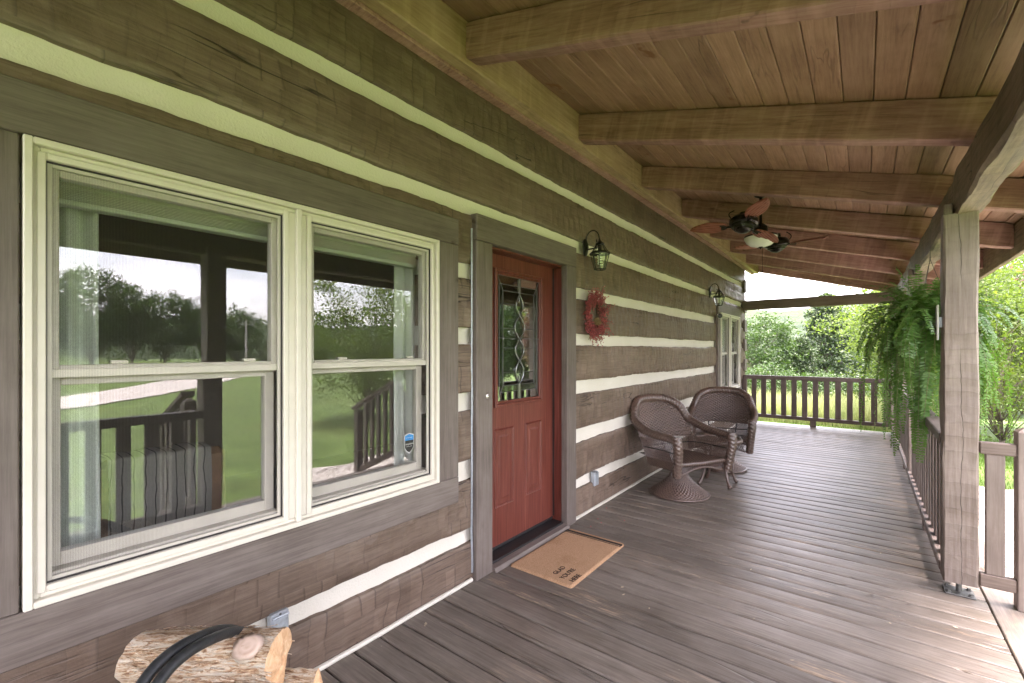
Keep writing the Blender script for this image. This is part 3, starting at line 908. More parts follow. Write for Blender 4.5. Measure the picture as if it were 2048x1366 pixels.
for body, size, dz in (('SimpliSafe', 0.0135, -0.004), ('HOME SECURITY', 0.0055, -0.017), ('PROTECTED BY', 0.006, 0.030)):
    tm = text_mesh(body, size)
    tm.v = [(-0.0510, SY+x, SZ+dz+y) for x, y, z in tm.v]
    obj('sticker_text', tm, M['white_plastic'], stk, recalc=False)

# ---------------------------------------------------------------- door
for (a, b_, z0, z1, m) in ((2.055, 2.205, 0.0, 2.078, 'trim_v'), (3.118, 3.262, 0.0, 2.078, 'trim_v')):
    obj('door_casing', MB().cbox(-0.01, 0.046, a, b_, z0, z1, 0.004), M[m], house)
obj('door_casing', MB().cbox(-0.01, 0.048, 2.053, 3.264, 2.080, 2.240, 0.004), M['trim'], house)
door = part_empty('door', house)
def raised(b, x, y0, y1, z0, z1, w, d):
    """picture-frame moulding with a raised field"""
    lv = [(0.0, 0.0), (0.006, d*0.9), (w*0.45, d*0.55), (w*0.7, -d*0.6), (w, -d*0.7), (w+0.035, d*0.35), (w+0.04, d*0.35)]
    prev = None
    for (ins, dx) in lv:
        ring = [(x+dx, y0+ins, z0+ins), (x+dx, y1-ins, z0+ins), (x+dx, y1-ins, z1-ins), (x+dx, y0+ins, z1-ins)]
        base = len(b.v); b.v += ring
        if prev is not None:
            for k_ in range(4):
                l_ = (k_+1) % 4; b.f.append((prev+k_, prev+l_, base+l_, base+k_))
        prev = base
    b.f.append((prev, prev+1, prev+2, prev+3))
DX = -0.10
b = MB()
# slab built as stiles and rails round the light
for (y0, y1, z0, z1) in ((2.222, 2.405, 0.055, 2.068), (2.957, 3.140, 0.055, 2.068), (2.405, 2.957, 1.952, 2.068), (2.405, 2.957, 0.055, 1.028)):
    b.box(DX-0.045, DX, y0, y1, z0, z1)
obj('slab', b, M['door'], door)
for (y0, y1) in ((2.390, 2.612), (2.751, 2.965)):
    b = MB(); raised(b, DX+0.001, y0, y1, 0.315, 0.860, 0.028, 0.008)
    obj('raised_panel', b, M['door'], door, recalc=False)
b = MB()
for (ins, w_, dx) in ((0, 0.022, 0.016), (0.0225, 0.018, 0.008)):
    rect_frame(b, 2.386+ins, 2.976-ins, 1.009+ins, 1.972-ins, w_, DX-0.02, DX+dx, 0.004)
obj('light_moulding', b, M['door'], door)
GX = DX-0.004
lite = part_empty('leaded_light', door)
gy0, gy1, gz0, gz1 = 2.4265, 2.9355, 1.0495, 1.9315
obj('pane', MB().box(GX-0.006, GX-0.002, gy0, gy1, gz0, gz1), M['door_glass'], lite)
rough_glass = glass_mat('rippled_glass', 0.07, (0.70,0.76,0.73), 0.12)
ctr = (gy0+gy1)/2
for (y0, y1, z0, z1) in ((gy0+0.045, gy1-0.045, gz1-0.105, gz1-0.06), (gy0+0.045, gy1-0.045, gz0+0.06, gz0+0.105), (gy0+0.025, gy0+0.065, gz0+0.105, gz1-0.105), (gy1-0.065, gy1-0.025, gz0+0.105, gz1-0.105)):
    obj('rippled_border', MB().box(GX-0.0015, GX+0.0005, y0, y1, z0, z1), rough_glass, lite)
came = MB()
def cam_line(p, q, r=0.0028): came.tube([(GX+0.001, *p), (GX+0.001, *q)], r, 6)
in0, in1 = 0.025, 0.065
for (d, e) in ((0.06, 0.025), (0.105, 0.065)):
    cam_line((gy0+e, gz0+d), (gy1-e, gz0+d)); cam_line((gy0+e, gz1-d), (gy1-e, gz1-d))
    cam_line((gy0+e, gz0+d), (gy0+e, gz1-d)); cam_line((gy1-e, gz0+d), (gy1-e, gz1-d))
for sy in (0, 1):
    for sz in (0, 1):
        yy = gy1 if sy else gy0; zz = gz1 if sz else gz0; a = -1 if sy else 1; c_ = -1 if sz else 1
        cam_line((yy, zz), (yy+a*0.065, zz+c_*0.105))
mid = (gz0+gz1)/2+0.0
for dz in (-0.245, -0.07, 0.0, 0.07, 0.245):
    cam_line((gy0+(0.0 if dz == 0 else 0.065), mid+dz), (ctr-0.05, mid+dz)); cam_line((gy1-(0.0 if dz == 0 else 0.065), mid+dz), (ctr+0.05, mid+dz))
obj('came', came, M['zinc_post'], lite, smooth=True)
scr = MB()
for s_ in (-1, 1):
    pts = []
    for i in range(61):
        t = i/60; z = mid-0.325+0.65*t
        amp = 0.056 if 0.25 < t < 0.75 else 0.044
        pts.append((GX+0.006+0.003*s_, ctr+s_*amp*abs(math.sin(math.pi*4*t))*(1 if int(t*4) % 2 == 0 else -1), z))
    scr.tube(pts, 0.0055, 8)
scr.tube([(GX+0.003, ctr, gz0), (GX+0.003, ctr, gz0+0.17)], 0.004, 6); scr.tube([(GX+0.003, ctr, gz1-0.17), (GX+0.003, ctr, gz1)], 0.004, 6)
for q in (-0.018, 0.018): scr.lathe([(0, -0.014), (0.015, 0), (0, 0.014)], 8, (GX+0.006, ctr+q, mid))
obj('bevel_scroll', scr, plain('bevel_glass', (0.20,0.21,0.20), 0.2, metal=0.6, var=0.35, scale=60), lite, smooth=True)
for (zz0, zz1) in ((gz0+0.004, gz0+0.10), (gz1-0.10, gz1-0.004)):
    obj('bevel_block', MB().cbox(GX-0.001, GX+0.004, ctr-0.02, ctr+0.02, zz0, zz1, 0.002), plain('bevel_block_glass', (0.10,0.10,0.08), 0.15, metal=0.3), lite)
# handle
b = MB(); b.lathe([(0.03,0),(0.03,0.006),(0.024,0.012),(0.010,0.014),(0.010,0.045)], 16, M=Matrix.Rotation(R(90), 3, 'Y'), c=(DX, 2.295, 0.93))
b.tube([(DX+0.045, 2.295, 0.93), (DX+0.058, 2.285, 0.925), (DX+0.062, 2.26, 0.86), (DX+0.055, 2.255, 0.80)], [0.011,0.012,0.011,0.008], 8)
obj('handle', b, M['bronze'], door, smooth=True)
# jambs and threshold
for (y0, y1) in ((2.188, 2.2215), (3.1405, 3.170)):
    obj('door_jamb', MB().box(-0.16, -0.011, y0, y1, 0.0, 2.10), M['door'], house)
obj('door_jamb', MB().box(-0.16, -0.0115, 2.2215, 3.1405, 2.0695, 2.10), M['door'], house)
obj('door_jamb', MB().box(-0.0112, 0.0, 3.1215, 3.168, 0.0, 2.0775), M['door'], house)
obj('weather_strip', MB().box(DX-0.002, DX+0.010, 3.1312, 3.1400, 0.06, 2.066), M['dark_gasket'], house)
b = MB(); b.cbox(-0.16, 0.012, 2.222, 3.140, 0.0, 0.030, 0.004); b.cbox(-0.145, DX-0.002, 2.2225, 3.1395, 0.030, 0.052, 0.004); b.cbox(-0.006, 0.008, 2.2225, 3.1395, 0.0302, 0.036, 0.002)
obj('threshold', b, M['sill_black'], house)
b = MB()
b.v += [(0.0125,2.206,0.001),(0.075,2.206,0.001),(0.060,2.206,0.024),(0.0125,2.206,0.026),(0.0125,3.117,0.001),(0.075,3.117,0.001),(0.060,3.117,0.024),(0.0125,3.117,0.026)]
b.f += [(0,1,2,3),(4,7,6,5),(0,4,5,1),(1,5,6,2),(2,6,7,3),(3,7,4,0)]
obj('sub_sill', b, M['trim'], house)
b = MB(); Mx = Matrix.Rotation(R(90), 3, 'Y')
b.lathe([(0.022,0),(0.022,0.004),(0.016,0.008),(0.012,0.009),(0.010,0.013),(0.006,0.016),(0,0.0165)], 20, (0.046, 2.150, 1.118), Matrix.Diagonal((1,0.62,1)) @ Mx)
obj('door_bell', b, M['nickel'], house, smooth=True)

# ================================================================ PORCH ROOF
SL = 0.278
ANG = math.atan(SL)
CA, SA = math.cos(ANG), math.sin(ANG)
def zc(x): return 3.250-SL*(x-0.145)
YR0, YR1 = -3.55, 10.92
roof = thing('porch_roof', 'pitched porch roof with exposed reddish rafters and plank ceiling', 'porch roof', (0, 0, 0))
b = MB(); b.timber((0.104, YR0, 3.150), (0.104, 10.80, 3.150), 0.080, 0.276, (1,0,0), 150, 0.0035, 0.006, 2)
obj('ledger', b, M['ledger'], roof)
RAF = [1.855+1.266*k for k in range(-4, 8)]
for k, y in enumerate(RAF):
    b = MB(); x0, x1 = 0.147, 2.908
    zz0, zz1 = zc(x0)-0.108, zc(x1)-0.108
    b.timber((x0, y+0.047, zz0), (x1, y+0.047, zz1), 0.094, 0.204, (0,1,0), 46, 0.004, 0.008, k*3+1)
    # plumb ends
    for i in range(8):
        vx = b.v[i]; b.v[i] = (x0, vx[1], vx[2]); j = len(b.v)-8+i; vx = b.v[j]; b.v[j] = (x1, vx[1], vx[2])
    obj('rafter', b, M['rafter'], roof)
bw = 0.1302/CA
me_board = mesh_of('ceiling_board', MB().cbox(0.0018, bw-0.0018, YR0, YR1, 0.0, 0.019, 0.0045))
me_board.materials.append(M['ceiling'])
rb = random.Random(12)
x = 0.122
while x < 2.90:
    o = bpy.data.objects.new('ceiling_board', me_board); col.objects.link(o); o.parent = roof
    o.location = (x, 0, zc(x)+0.0005+rb.random()*0.0012); o.rotation_euler = (0, ANG, 0)
    x += 0.1302
o = obj('roof_sheet', MB().box(-0.25, 3.18, YR0-.1, YR1+.1, 0.022, 0.06), M['roof'], roof)
o.location = (0, 0, zc(0)); o.rotation_euler = (0, ANG, 0)
b = MB(); b.timber((2.930, YR0, 2.335), (2.930, YR1, 2.335), 0.040, 0.270, (1,0,0), 60, 0.002, 0.004, 5)
obj('fascia', b, M['beam'], roof)
b = MB(); b.timber((2.372, YR0, 2.302), (2.372, 10.75, 2.302), 0.118, 0.232, (1,0,0), 220, 0.011, 0.016, 8)
obj('eave_beam', b, M['beam'], roof)
b = MB(); b.timber((0.012, 9.92, 2.272), (2.31, 9.92, 2.285), 0.115, 0.180, (0,1,0), 40, 0.004, 0.008, 11)
obj('cross_beam', b, M['rail_x'], roof)

# ---------------------------------------------------------------- posts
def post(yf, label, cx=2.341, seed=1, base=True):
    t = thing('porch_post', label, 'post', (cx, yf+0.073, 0.0), 'porch posts')
    b = MB(); b.timber((cx, yf+0.073, 0.075), (cx, yf+0.073, 2.188), 0.146, 0.146, (1,0,0), 60, 0.0045, 0.009, seed)
    obj('shaft', b, M['post'], t)
    obj('tongue', MB().cbox(cx-0.072, 2.308, yf+0.004, yf+0.142, 2.186, 2.250, 0.006), M['post'], t)
    if base:
        obj('base_plate', MB().cbox(cx-0.065, cx+0.065, yf+0.012, yf+0.132, 0.0012, 0.009, 0.002), M['zinc_post'], t)
        b = MB(); b.tube([(cx, yf+0.073, 0.009), (cx, yf+0.073, 0.080)], 0.013, 12)
        obj('standoff_pin', b, M['zinc_post'], t, smooth=True)
        for dx in (-0.047, 0.047):
            for dy in (-0.042, 0.042):
                b = MB(); b.lathe([(0.013,0),(0.013,0.003),(0.009,0.003),(0.009,0.012),(0,0.012)], 6, (cx+dx, yf+0.073+dy, 0.009))
                obj('bolt', b, M['zinc_post'], t)
    return t
post(3.605, 'rough sawn porch post on steel stand-off, nearest the camera', seed=1)
post(6.33, 'rough sawn porch post half hidden behind the hanging fern', seed=2)
post(8.77, 'rough sawn porch post, last but one before the far corner', 2.338, seed=3)
post(9.87, 'rough sawn corner post where the two railings meet', 2.318, seed=4)
post(1.40, 'rough sawn porch post by the steps, mirrored in the window', seed=5)

# ---------------------------------------------------------------- railings
RX0, RX1 = 2.264, 2.352
bal_me = mesh_of('baluster', MB().cbox(-0.019, 0.019, -0.042, 0.042, 0.134, 0.846, 0.004)); bal_me.materials.append(M['rail_v'])
def add_bal(x, y, parent, rz=0.0):
    o = bpy.data.objects.new('baluster', bal_me); col.objects.link(o); o.parent = parent
    p = ROOTLOC[parent.name]; o.location = (x-p[0], y-p[1], -p[2]); o.rotation_euler = (0, 0, rz)
def rail_y(y0, y1, label, blocks=(), n=None):
    t = thing('railing', label, 'railing', (2.308, (y0+y1)/2, 0.0), 'porch railings')
    obj('top_rail', MB().cbox(RX0, RX1, y0, y1, 0.843, 0.908, 0.006), M['rail'], t)
    obj('bottom_rail', MB().cbox(RX0, RX1, y0, y1, 0.074, 0.136, 0.006), M['rail'], t)
    n = n or round((y1-y0)/0.168)-1
    for k in range(n): add_bal(2.308, y0+(y1-y0)*(k+1)/(n+1), t)
    for yb in blocks: obj('support_block', MB().cbox(RX0+0.004, RX1-0.004, yb, yb+0.085, 0.001, 0.0735, 0.004), M['rail_v'], t)
rail_y(3.757, 6.328, 'side railing between the nearest post and the post behind the fern', (4.76,))
rail_y(6.478, 8.768, 'side railing between the post behind the fern and the next one', (7.07,))
rail_y(8.918, 9.868, 'short side railing by the far corner post')
rail_y(-2.6, 1.398, 'side railing mirrored in the large window', (-1.4, 0.3))
t = thing('railing', 'railing across the far end of the porch', 'railing', (1.12, 9.91, 0.0), 'porch railings')
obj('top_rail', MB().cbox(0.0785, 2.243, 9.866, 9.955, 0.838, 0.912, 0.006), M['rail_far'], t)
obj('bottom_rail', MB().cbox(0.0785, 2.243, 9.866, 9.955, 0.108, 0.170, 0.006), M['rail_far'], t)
obj('wall_stile', MB().cbox(0.018, 0.078, 9.868, 9.953, 0.03, 0.911, 0.005), M['rail_shaded_v'], t)
bal_far = mesh_of('baluster', MB().cbox(-0.042, 0.042, -0.019, 0.019, 0.1685, 0.8395, 0.004)); bal_far.materials.append(M['rail_shaded_v'])
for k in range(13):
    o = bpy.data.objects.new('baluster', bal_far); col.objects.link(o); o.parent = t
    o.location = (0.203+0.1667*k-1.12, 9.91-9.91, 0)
for xb in (1.12,): obj('support_block', MB().cbox(xb, xb+0.09, 9.87, 9.95, 0.001, 0.1075, 0.004), M['rail_shaded_v'], t)

def newel(b, x, y, z0, z1):
    w = 0.0445
    b.cbox(x-w, x+w, y-w, y+w, z0, z1, 0.004)
    n = len(b.v); k = w-0.002
    b.v += [(x-k,y-k,z1),(x+k,y-k,z1),(x+k,y+k,z1),(x-k,y+k,z1),(x-.012,y-.012,z1+.022),(x+.012,y-.012,z1+.022),(x+.012,y+.012,z1+.022),(x-.012,y+.012,z1+.022)]
    b.f += [(n,n+1,n+5,n+4),(n+1,n+2,n+6,n+5),(n+2,n+3,n+7,n+6),(n+3,n,n+4,n+7),(n+4,n+5,n+6,n+7)]
    return b
def stair_rail(yf, label, sgn):
    t = thing('stair_railing', label, 'railing', (2.9, yf+0.03, GZ), 'stair railings')
    yn = yf+0.04
    obj('newel_post', newel(MB(), 2.604, yn, 0.0015, 0.965), M['rail_v'], t)
    obj('newel_post', newel(MB(), 3.47, yn, GZ-0.05, 0.575), M['rail_v'], t)
    obj('top_rail', MB().cbox(2.4165, 2.558, yf, yf+0.042, 0.829, 0.895, 0.005), M['rail_x'], t)
    obj('bottom_rail', MB().cbox(2.4165, 2.558, yf, yf+0.042, 0.090, 0.162, 0.005), M['rail_x'], t)
    obj('baluster', MB().cbox(2.440, 2.516, yf+0.003, yf+0.039, 0.1625, 0.8285, 0.004), M['rail_v'], t)
    b = MB(); b.timber((2.62, yn, 1.03), (3.56, yn, 0.60), 0.10, 0.042, (0,1,0), 6, 0.001, 0.004, 3); obj('handrail', b, M['rail_x'], t)
    b = MB(); b.timber((2.652, yn, 0.13), (3.424, yn, -0.222), 0.040, 0.075, (0,1,0), 6, 0.001, 0.004, 4); obj('lower_rail', b, M['rail_x'], t)
    for k in range(5):
        x = 2.74+0.14*k; zt = 1.0-(x-2.62)*0.4575-0.02; zb = 0.13-(x-2.652)*0.456
        obj('baluster', MB().cbox(x-0.03, x+0.03, yn-0.018, yn+0.018, zb+0.030, zt+0.01, 0.003), M['rail_v'], t)
stair_rail(3.607, 'stair railing with square newel beside the nearest post', 1)
stair_rail(1.36, 'stair railing on the near side of the steps, mirrored in the window', -1)

# thermometer on the post
t = thing('thermometer', 'white strip thermometer fixed to the nearest post', 'thermometer', (2.25, 3.66, 1.46))
obj('plate', MB().cbox(2.245, 2.253, 3.640, 3.692, 1.466, 1.672, 0.002), M['white_plastic'], t)
b = MB(); b.tube([(2.243, 3.666, 1.49), (2.243, 3.666, 1.655)], 0.002, 6); obj('tube', b, plain('grey_tube', (0.35,0.34,0.33), 0.3), t)
b = MB()
for k in range(14): b.box(2.2436, 2.2449, 3.672, 3.686, 1.50+k*0.011, 1.502+k*0.011)
obj('scale_marks', b, M['black_plastic'], t)
b = MB(); b.box(2.2535, 2.268, 3.655, 3.675, 1.54, 1.60); obj('bracket', b, M['galv'], t)

# ================================================================ WALL FITTINGS
def lantern(y, label):
    t = thing('wall_lantern', label, 'lantern', (0.0, y, 2.07), 'wall lanterns')
    cx = 0.150
    b = MB(); b.lathe([(0.052,0),(0.052,0.008),(0.040,0.016),(0.018,0.020),(0.018,0.028),(0,0.03)], 22, (0.008, y, 2.285), Matrix.Diagonal((1,0.85,1.45)) @ Matrix.Rotation(R(90), 3, 'Y'))
    obj('back_plate', b, M['iron'], t, smooth=True)
    b = MB(); b.tube([(0.03, y, 2.265), (cx-0.03, y, 2.268)], 0.007, 8)
    pts = []
    for i in range(31):
        a = i/30
        if a < 0.75:
            th = math.pi*(1.0-a/0.75*1.05); pts.append((0.020+0.062*(1+math.cos(th)), y, 2.340+0.080*math.sin(th)))
        else:
            th = (a-0.75)/0.25*math.pi*1.2; pts.append((0.1435-0.013*(1-math.cos(th)), y, 2.330-0.016*math.sin(th)))
    b.tube([(0.018, y, 2.25)]+pts, 0.0055, 8)
    b.tube([(cx-0.004, y, 2.322), (cx, y, 2.345)], 0.003, 6)
    obj('scroll_arm', b, M['iron'], t, smooth=True)
    b = MB(); n = 8
    ring = lambda r, z: [(cx+r*math.cos(2*math.pi*(k+.5)/n), y+r*math.sin(2*math.pi*(k+.5)/n), z) for k in range(n)]
    b.tube(ring(0.080, 2.215), 0.0085, 6, closed=True); b.tube(ring(0.074, 2.225), 0.006, 6, closed=True)
    b.tube(ring(0.045, 2.082), 0.004, 6, closed=True); b.tube(ring(0.030, 2.292), 0.005, 6, closed=True)
    lo, hi, tp = ring(0.045, 2.082), ring(0.078, 2.212), ring(0.030, 2.292)
    for k in range(n):
        b.tube([lo[k], hi[k]], 0.0035, 6); b.tube([hi[k], tp[k]], 0.003, 6)
    obj('cage', b, M['iron'], t)
    b = MB(); b.lathe([(0.034,2.288),(0.040,2.296),(0.034,2.304),(0.022,2.310),(0.016,2.320),(0.008,2.326),(0.005,2.338),(0,2.340)], 20, (cx, y, 0))
    obj('cap', b, M['iron'], t, smooth=True)
    for k in range(n):
        l = (k+1) % n
        for (p, q) in ((lo, hi), (hi, tp)):
            b = MB(); b.face([p[k], p[l], q[l], q[k]]); obj('pane', b, M['lamp_glass'], t, recalc=False)
    b = MB(); b.lathe([(0.012,2.20),(0.012,2.235),(0.016,2.24),(0.016,2.29)], 12, (cx, y, 0)); obj('socket', b, M['iron'], t, smooth=True)
    b = MB(); b.tube([(cx+0.018*math.cos(i*.55), y+0.018*math.sin(i*.55), 2.120+i*0.0019) for i in range(42)], 0.0055, 6)
    obj('bulb', b, plain('cfl_glass', (0.8,0.8,0.76), 0.3), t, smooth=True)
lantern(3.475, 'black iron wall lantern with glass sides beside the red door')
lantern(7.44, 'black iron wall lantern beside the far window')

# berry wreath
t = thing('wreath', 'red berry wreath with a small twig nest on the log wall', 'wreath', (0.03, 3.585, 1.70))
rw = random.Random(21)
WC = Vector((0.035, 3.585, 1.71))
b = MB()
for k in range(5):
    b.tube([(WC.x-0.005+0.012*math.sin(i*1.3+k*2), WC.y+(0.105+0.014*math.sin(i*.9+k))*math.cos(2*math.pi*i/40), WC.z+(0.125+0.014*math.cos(i*1.1+k*1.7))*math.sin(2*math.pi*i/40)) for i in range(40)], 0.0035, 5, closed=True)
obj('twig_ring', b, plain('twig', (0.10,0.06,0.035), 0.8), t)
bs = MB(); be = MB()
def octa(mb_, c, r):
    n = len(mb_.v); x, y, z = c
    mb_.v += [(x+r,y,z),(x,y+r,z),(x-r,y,z),(x,y-r,z),(x,y,z+r),(x,y,z-r)]
    mb_.f += [(n,n+1,n+4),(n+1,n+2,n+4),(n+2,n+3,n+4),(n+3,n,n+4),(n+1,n,n+5),(n+2,n+1,n+5),(n+3,n+2,n+5),(n,n+3,n+5)]
for k in range(190):
    a = rw.uniform(0, 2*math.pi)
    r0 = rw.uniform(0.078, 0.138)
    p = WC+Vector((rw.uniform(-.01,.03), r0*math.cos(a)*0.95, r0*math.sin(a)*1.15))
    out = Vector((rw.uniform(0.15,0.8), math.cos(a)+rw.uniform(-.8,.8), 1.15*math.sin(a)+rw.uniform(-.8,.8))).normalized()
    L_ = rw.uniform(0.05, 0.125)
    if k % 12 == 0: L_ *= 1.35
    pts = [p+out*L_*i/5+Vector((0,0,-0.012*(i/5)**2)) for i in range(6)]
    bs.tube(pts, 0.0014, 4)
    for i in range(1, 6):
        for q in range(2):
            j = Vector((rw.uniform(-1,1), rw.uniform(-1,1), rw.uniform(-1,1)))*0.011
            c_ = pts[i]+j; c_.x = max(c_.x, 0.020); octa(be, tuple(c_), rw.uniform(0.0045, 0.0078))
bs.tube([(0.03, WC.y+0.02, WC.z-0.10), (0.02, WC.y-0.065, WC.z-0.215)], 0.002, 5)
obj('sprigs', bs, plain('red_twig', (0.14,0.045,0.04), 0.7), t)
tag(obj('berries', be, plain('red_berries', (0.32,0.060,0.060), 0.4, var=0.45, scale=25), t, smooth='all'), kind='stuff')
b = MB()
for k in range(90):
    a = rw.uniform(0, 6.28); r = rw.uniform(0.018, 0.042); c = WC+Vector((0.03, 0.01, -0.055))
    b.tube([c+Vector((rw.uniform(-.02,.02), r*math.cos(a+i*.45), r*math.sin(a+i*.45)*.8)) for i in range(5)], 0.0012, 4)
obj('nest', b, plain('nest_straw', (0.24,0.17,0.08), 0.9), t)

# outlets
def outlet(y, z, label, rot=0):
    t = thing('outlet_cover', label, 'outlet', (0.0, y, z), 'outdoor outlets')
    obj('cover', MB().cbox(-0.015, 0.026, y-0.036, y+0.036, z-0.062, z+0.062, 0.005), M['galv'], t)
    obj('lid', MB().cbox(0.026, 0.034, y-0.031, y+0.031, z-0.056, z+0.040, 0.004), M['galv'], t)
    b = MB(); b.tube([(0.030, y-0.033, z+0.046), (0.030, y+0.033, z+0.046)], 0.005, 8); obj('hinge', b, M['galv'], t, smooth=True)
    b = MB(); b.lathe([(0.005,0),(0.004,0.003),(0,0.003)], 8, (0.0262, y, z+0.054), Matrix.Rotation(R(90), 3, 'Y')); obj('screw', b, M['zinc_post'], t)
outlet(3.655, 0.262, 'grey metal outlet cover on the chinking below the wreath')
outlet(0.888, 0.278, 'grey metal outlet cover behind the firewood')

# security camera
t = thing('security_camera', 'small round security camera at the corner of the far window', 'camera', (0.05, 7.72, 1.93))
b = MB(); b.tube([(0.030, 7.80, 1.955), (0.075, 7.77, 1.95)], 0.012, 10); b.lathe([(0.026,0),(0.026,0.012),(0.012,0.016)], 16, (0.041, 7.80, 1.955), Matrix.Rotation(R(90), 3, 'Y'))
obj('bracket', b, M['white_plastic'], t, smooth=True)
ax = Vector((0.45, -1, -0.05)).normalized(); Mr = ax.to_track_quat('Z', 'Y').to_matrix()
b = MB(); b.lathe([(0.02,-0.06),(0.036,-0.052),(0.040,0.0),(0.040,0.020),(0.036,0.024)], 20, (0.085, 7.75, 1.945), Mr); obj('body', b, M['white_plastic'], t, smooth=True)
b = MB(); b.lathe([(0.037,0.0245),(0.034,0.027),(0.02,0.027),(0.014,0.030),(0,0.031)], 20, (0.085, 7.75, 1.945), Mr); obj('lens', b, M['black_plastic'], t, smooth=True)

# ================================================================ DOORMAT
t = thing('doormat', 'tan coir doormat with black stripes and lettering', 'doormat', (0.31, 2.71, 0.0))
def coir():
    n = NT('coir'); v = n.objco()
    a = n.noise(v, 260, 3, 0.7); bg = n.noise(v, 5, 3)
    c = n.ramp(n.rng(a, 0.3, 0.7), [(0, (0.24,0.125,0.060)), (0.5, (0.47,0.285,0.165)), (1, (0.64,0.43,0.28))])
    c = n.mix(n.rng(bg, 0.55, 0.75), c, n.mix(1.0, c, (0.8,0.75,0.7), 'MULTIPLY'))
    return n.done(n.principled(c, 0.95, n.bump(a, 0.9, 0.006), spec=0.1))
M['coir'] = coir()
X0, X1, Y0, Y1 = 0.083, 0.545, 2.330, 3.090
b = MB()
def matf(u, v):
    x = X0+(X1-X0)*u; y = Y0+(Y1-Y0)*v
    e = min(u*(X1-X0), (1-u)*(X1-X0), v*(Y1-Y0), (1-v)*(Y1-Y0))
    rr = 0.02
    # rounded corners
    cx = min(max(x, X0+rr), X1-rr); cyy = min(max(y, Y0+rr), Y1-rr)
    d = math.hypot(x-cx, y-cyy)
    if d > rr: x = cx+(x-cx)*rr/d; y = cyy+(y-cyy)*rr/d
    z = 0.0145 if e > 0.001 else 0.001
    return (x+0.0012*noise.noise(Vector((y*60, 1, 0))), y+0.0012*noise.noise(Vector((x*60, 2, 0))), z+0.0012*noise.noise(Vector((x*90, y*90, 0))) if e > 0.001 else z)
b.grid(matf, 46, 76)
obj('pile', b, M['coir'], t, smooth='all')
dark = plain('mat_print', (0.042,0.035,0.030), 0.95, var=0.6, scale=160, bump=0.6, spec=0.1)
for (ya, yb) in ((3.030, 3.055), (3.012, 3.018)):
    obj('stripe', MB().box(X0+0.004, X1-0.004, ya, yb, 0.010, 0.0166), dark, t)
for body, xx, yc in (('GLAD', 0.385, 2.455), ("YOU'RE", 0.450, 2.450), ('HERE', 0.515, 2.432)):
    tm = text_mesh(body, 0.056, 0.0008)
    # reads along +Y, lines run towards +X
    tm.v = [(xx-y_*0.86, yc+x_*0.80, 0.0166+z_) for x_, y_, z_ in tm.v]
    obj('lettering', tm, dark, t, recalc=False)

# ================================================================ CEILING FAN (two tilted heads on one arm, bowl light between)
FX, FY = 1.09, 5.10
t = thing('ceiling_fan', 'black two-headed ceiling fan with leaf blades and white bowl light', 'ceiling fan', (FX, FY, 2.45))
zt = zc(FX)
b = MB(); b.lathe([(0.075,zt+0.01),(0.075,zt-0.02),(0.05,zt-0.055),(0.02,zt-0.07)], 20, (FX, FY, 0)); obj('canopy', b, M['bronze'], t, smooth=True)
b = MB(); b.tube([(FX, FY, zt-0.06), (FX, FY, 2.60)], 0.014, 10); obj('downrod', b, M['bronze'], t, smooth=True)
b = MB(); b.lathe([(0.03,2.66),(0.06,2.63),(0.065,2.58),(0.05,2.55),(0.15,2.54),(0.152,2.528),(0.14,2.526)], 24, (FX, FY, 0)); obj('hub', b, M['bronze'], t, smooth=True)
b = MB(); b.lathe([(0.147,2.526),(0.146,2.510),(0.128,2.475),(0.095,2.448),(0.05,2.434),(0.0,2.430)], 32, (FX, FY, 0)); obj('bowl', b, plain('opal_glass', (0.86,0.86,0.83), 0.25, var=0.03), t, smooth=True)
b = MB(); b.lathe([(0.018,2.436),(0.022,2.428),(0.012,2.420),(0.006,2.412),(0,2.405)], 14, (FX, FY, 0)); obj('finial', b, M['bronze'], t, smooth=True)
b = MB(); b.tube([(FX+.02, FY-.03, 2.42), (FX+.02, FY-.03, 2.18)], 0.0018, 5); b.lathe([(0,2.165),(0.006,2.172),(0.004,2.19),(0,2.195)], 8, (FX+.02, FY-.03, 0)); obj('pull_chain', b, M['bronze'], t)
HA = Vector((1.015, 4.68, 2.578)); HB = Vector((1.165, 5.54, 2.525))
b = MB(); b.tube([HA+Vector((0,0.03,0.03)), Vector((1.05, 4.9, 2.63)), Vector((FX, FY, 2.62)), Vector((1.13, 5.3, 2.60)), HB+Vector((0,-0.03,0.03))], 0.013, 8); obj('cross_arm', b, M['bronze'], t, smooth=True)
def leaf_blade(L_, W_):
    b = MB(); nu, nv = 16, 8
    def prof(s): return W_/2*(math.sin(math.pi*min(1, s*0.93+0.07))**0.62)*(1-0.25*s)
    for side in (0, 1):
        def f(u, v, side=side):
            w = prof(u)*(1.0 if u < 0.995 else 0.05)
            y = (v*2-1)*w
            rib = 0.0022*math.cos((v*2-1)*math.pi*5)
            z = rib+(0.004 if side else -0.004)-0.02*(v*2-1)**2*W_
            return (u*L_, y, z)
        b.grid(f, nu, 24)
    return b
blade_me = mesh_of('blade', leaf_blade(0.335, 0.185), smooth='all')
def blade_mat():
    n = NT('leaf_blade'); v = n.objco()
    sx = n.n('ShaderNodeSeparateXYZ'); n.set(sx.inputs[0], v)
    f = n.math('PINGPONG', n.math('MULTIPLY', n.math('ADD', sx.outputs[1], n.math('MULTIPLY', sx.outputs[0], 0.25)), 75), 1.0)
    c = n.mix(n.rng(f, 0.2, 0.8), (0.19,0.055,0.035), (0.33,0.12,0.08))
    return n.done(n.principled(c, 0.5, n.bump(f, 0.5, 0.003)))
blade_me.materials.append(blade_mat())
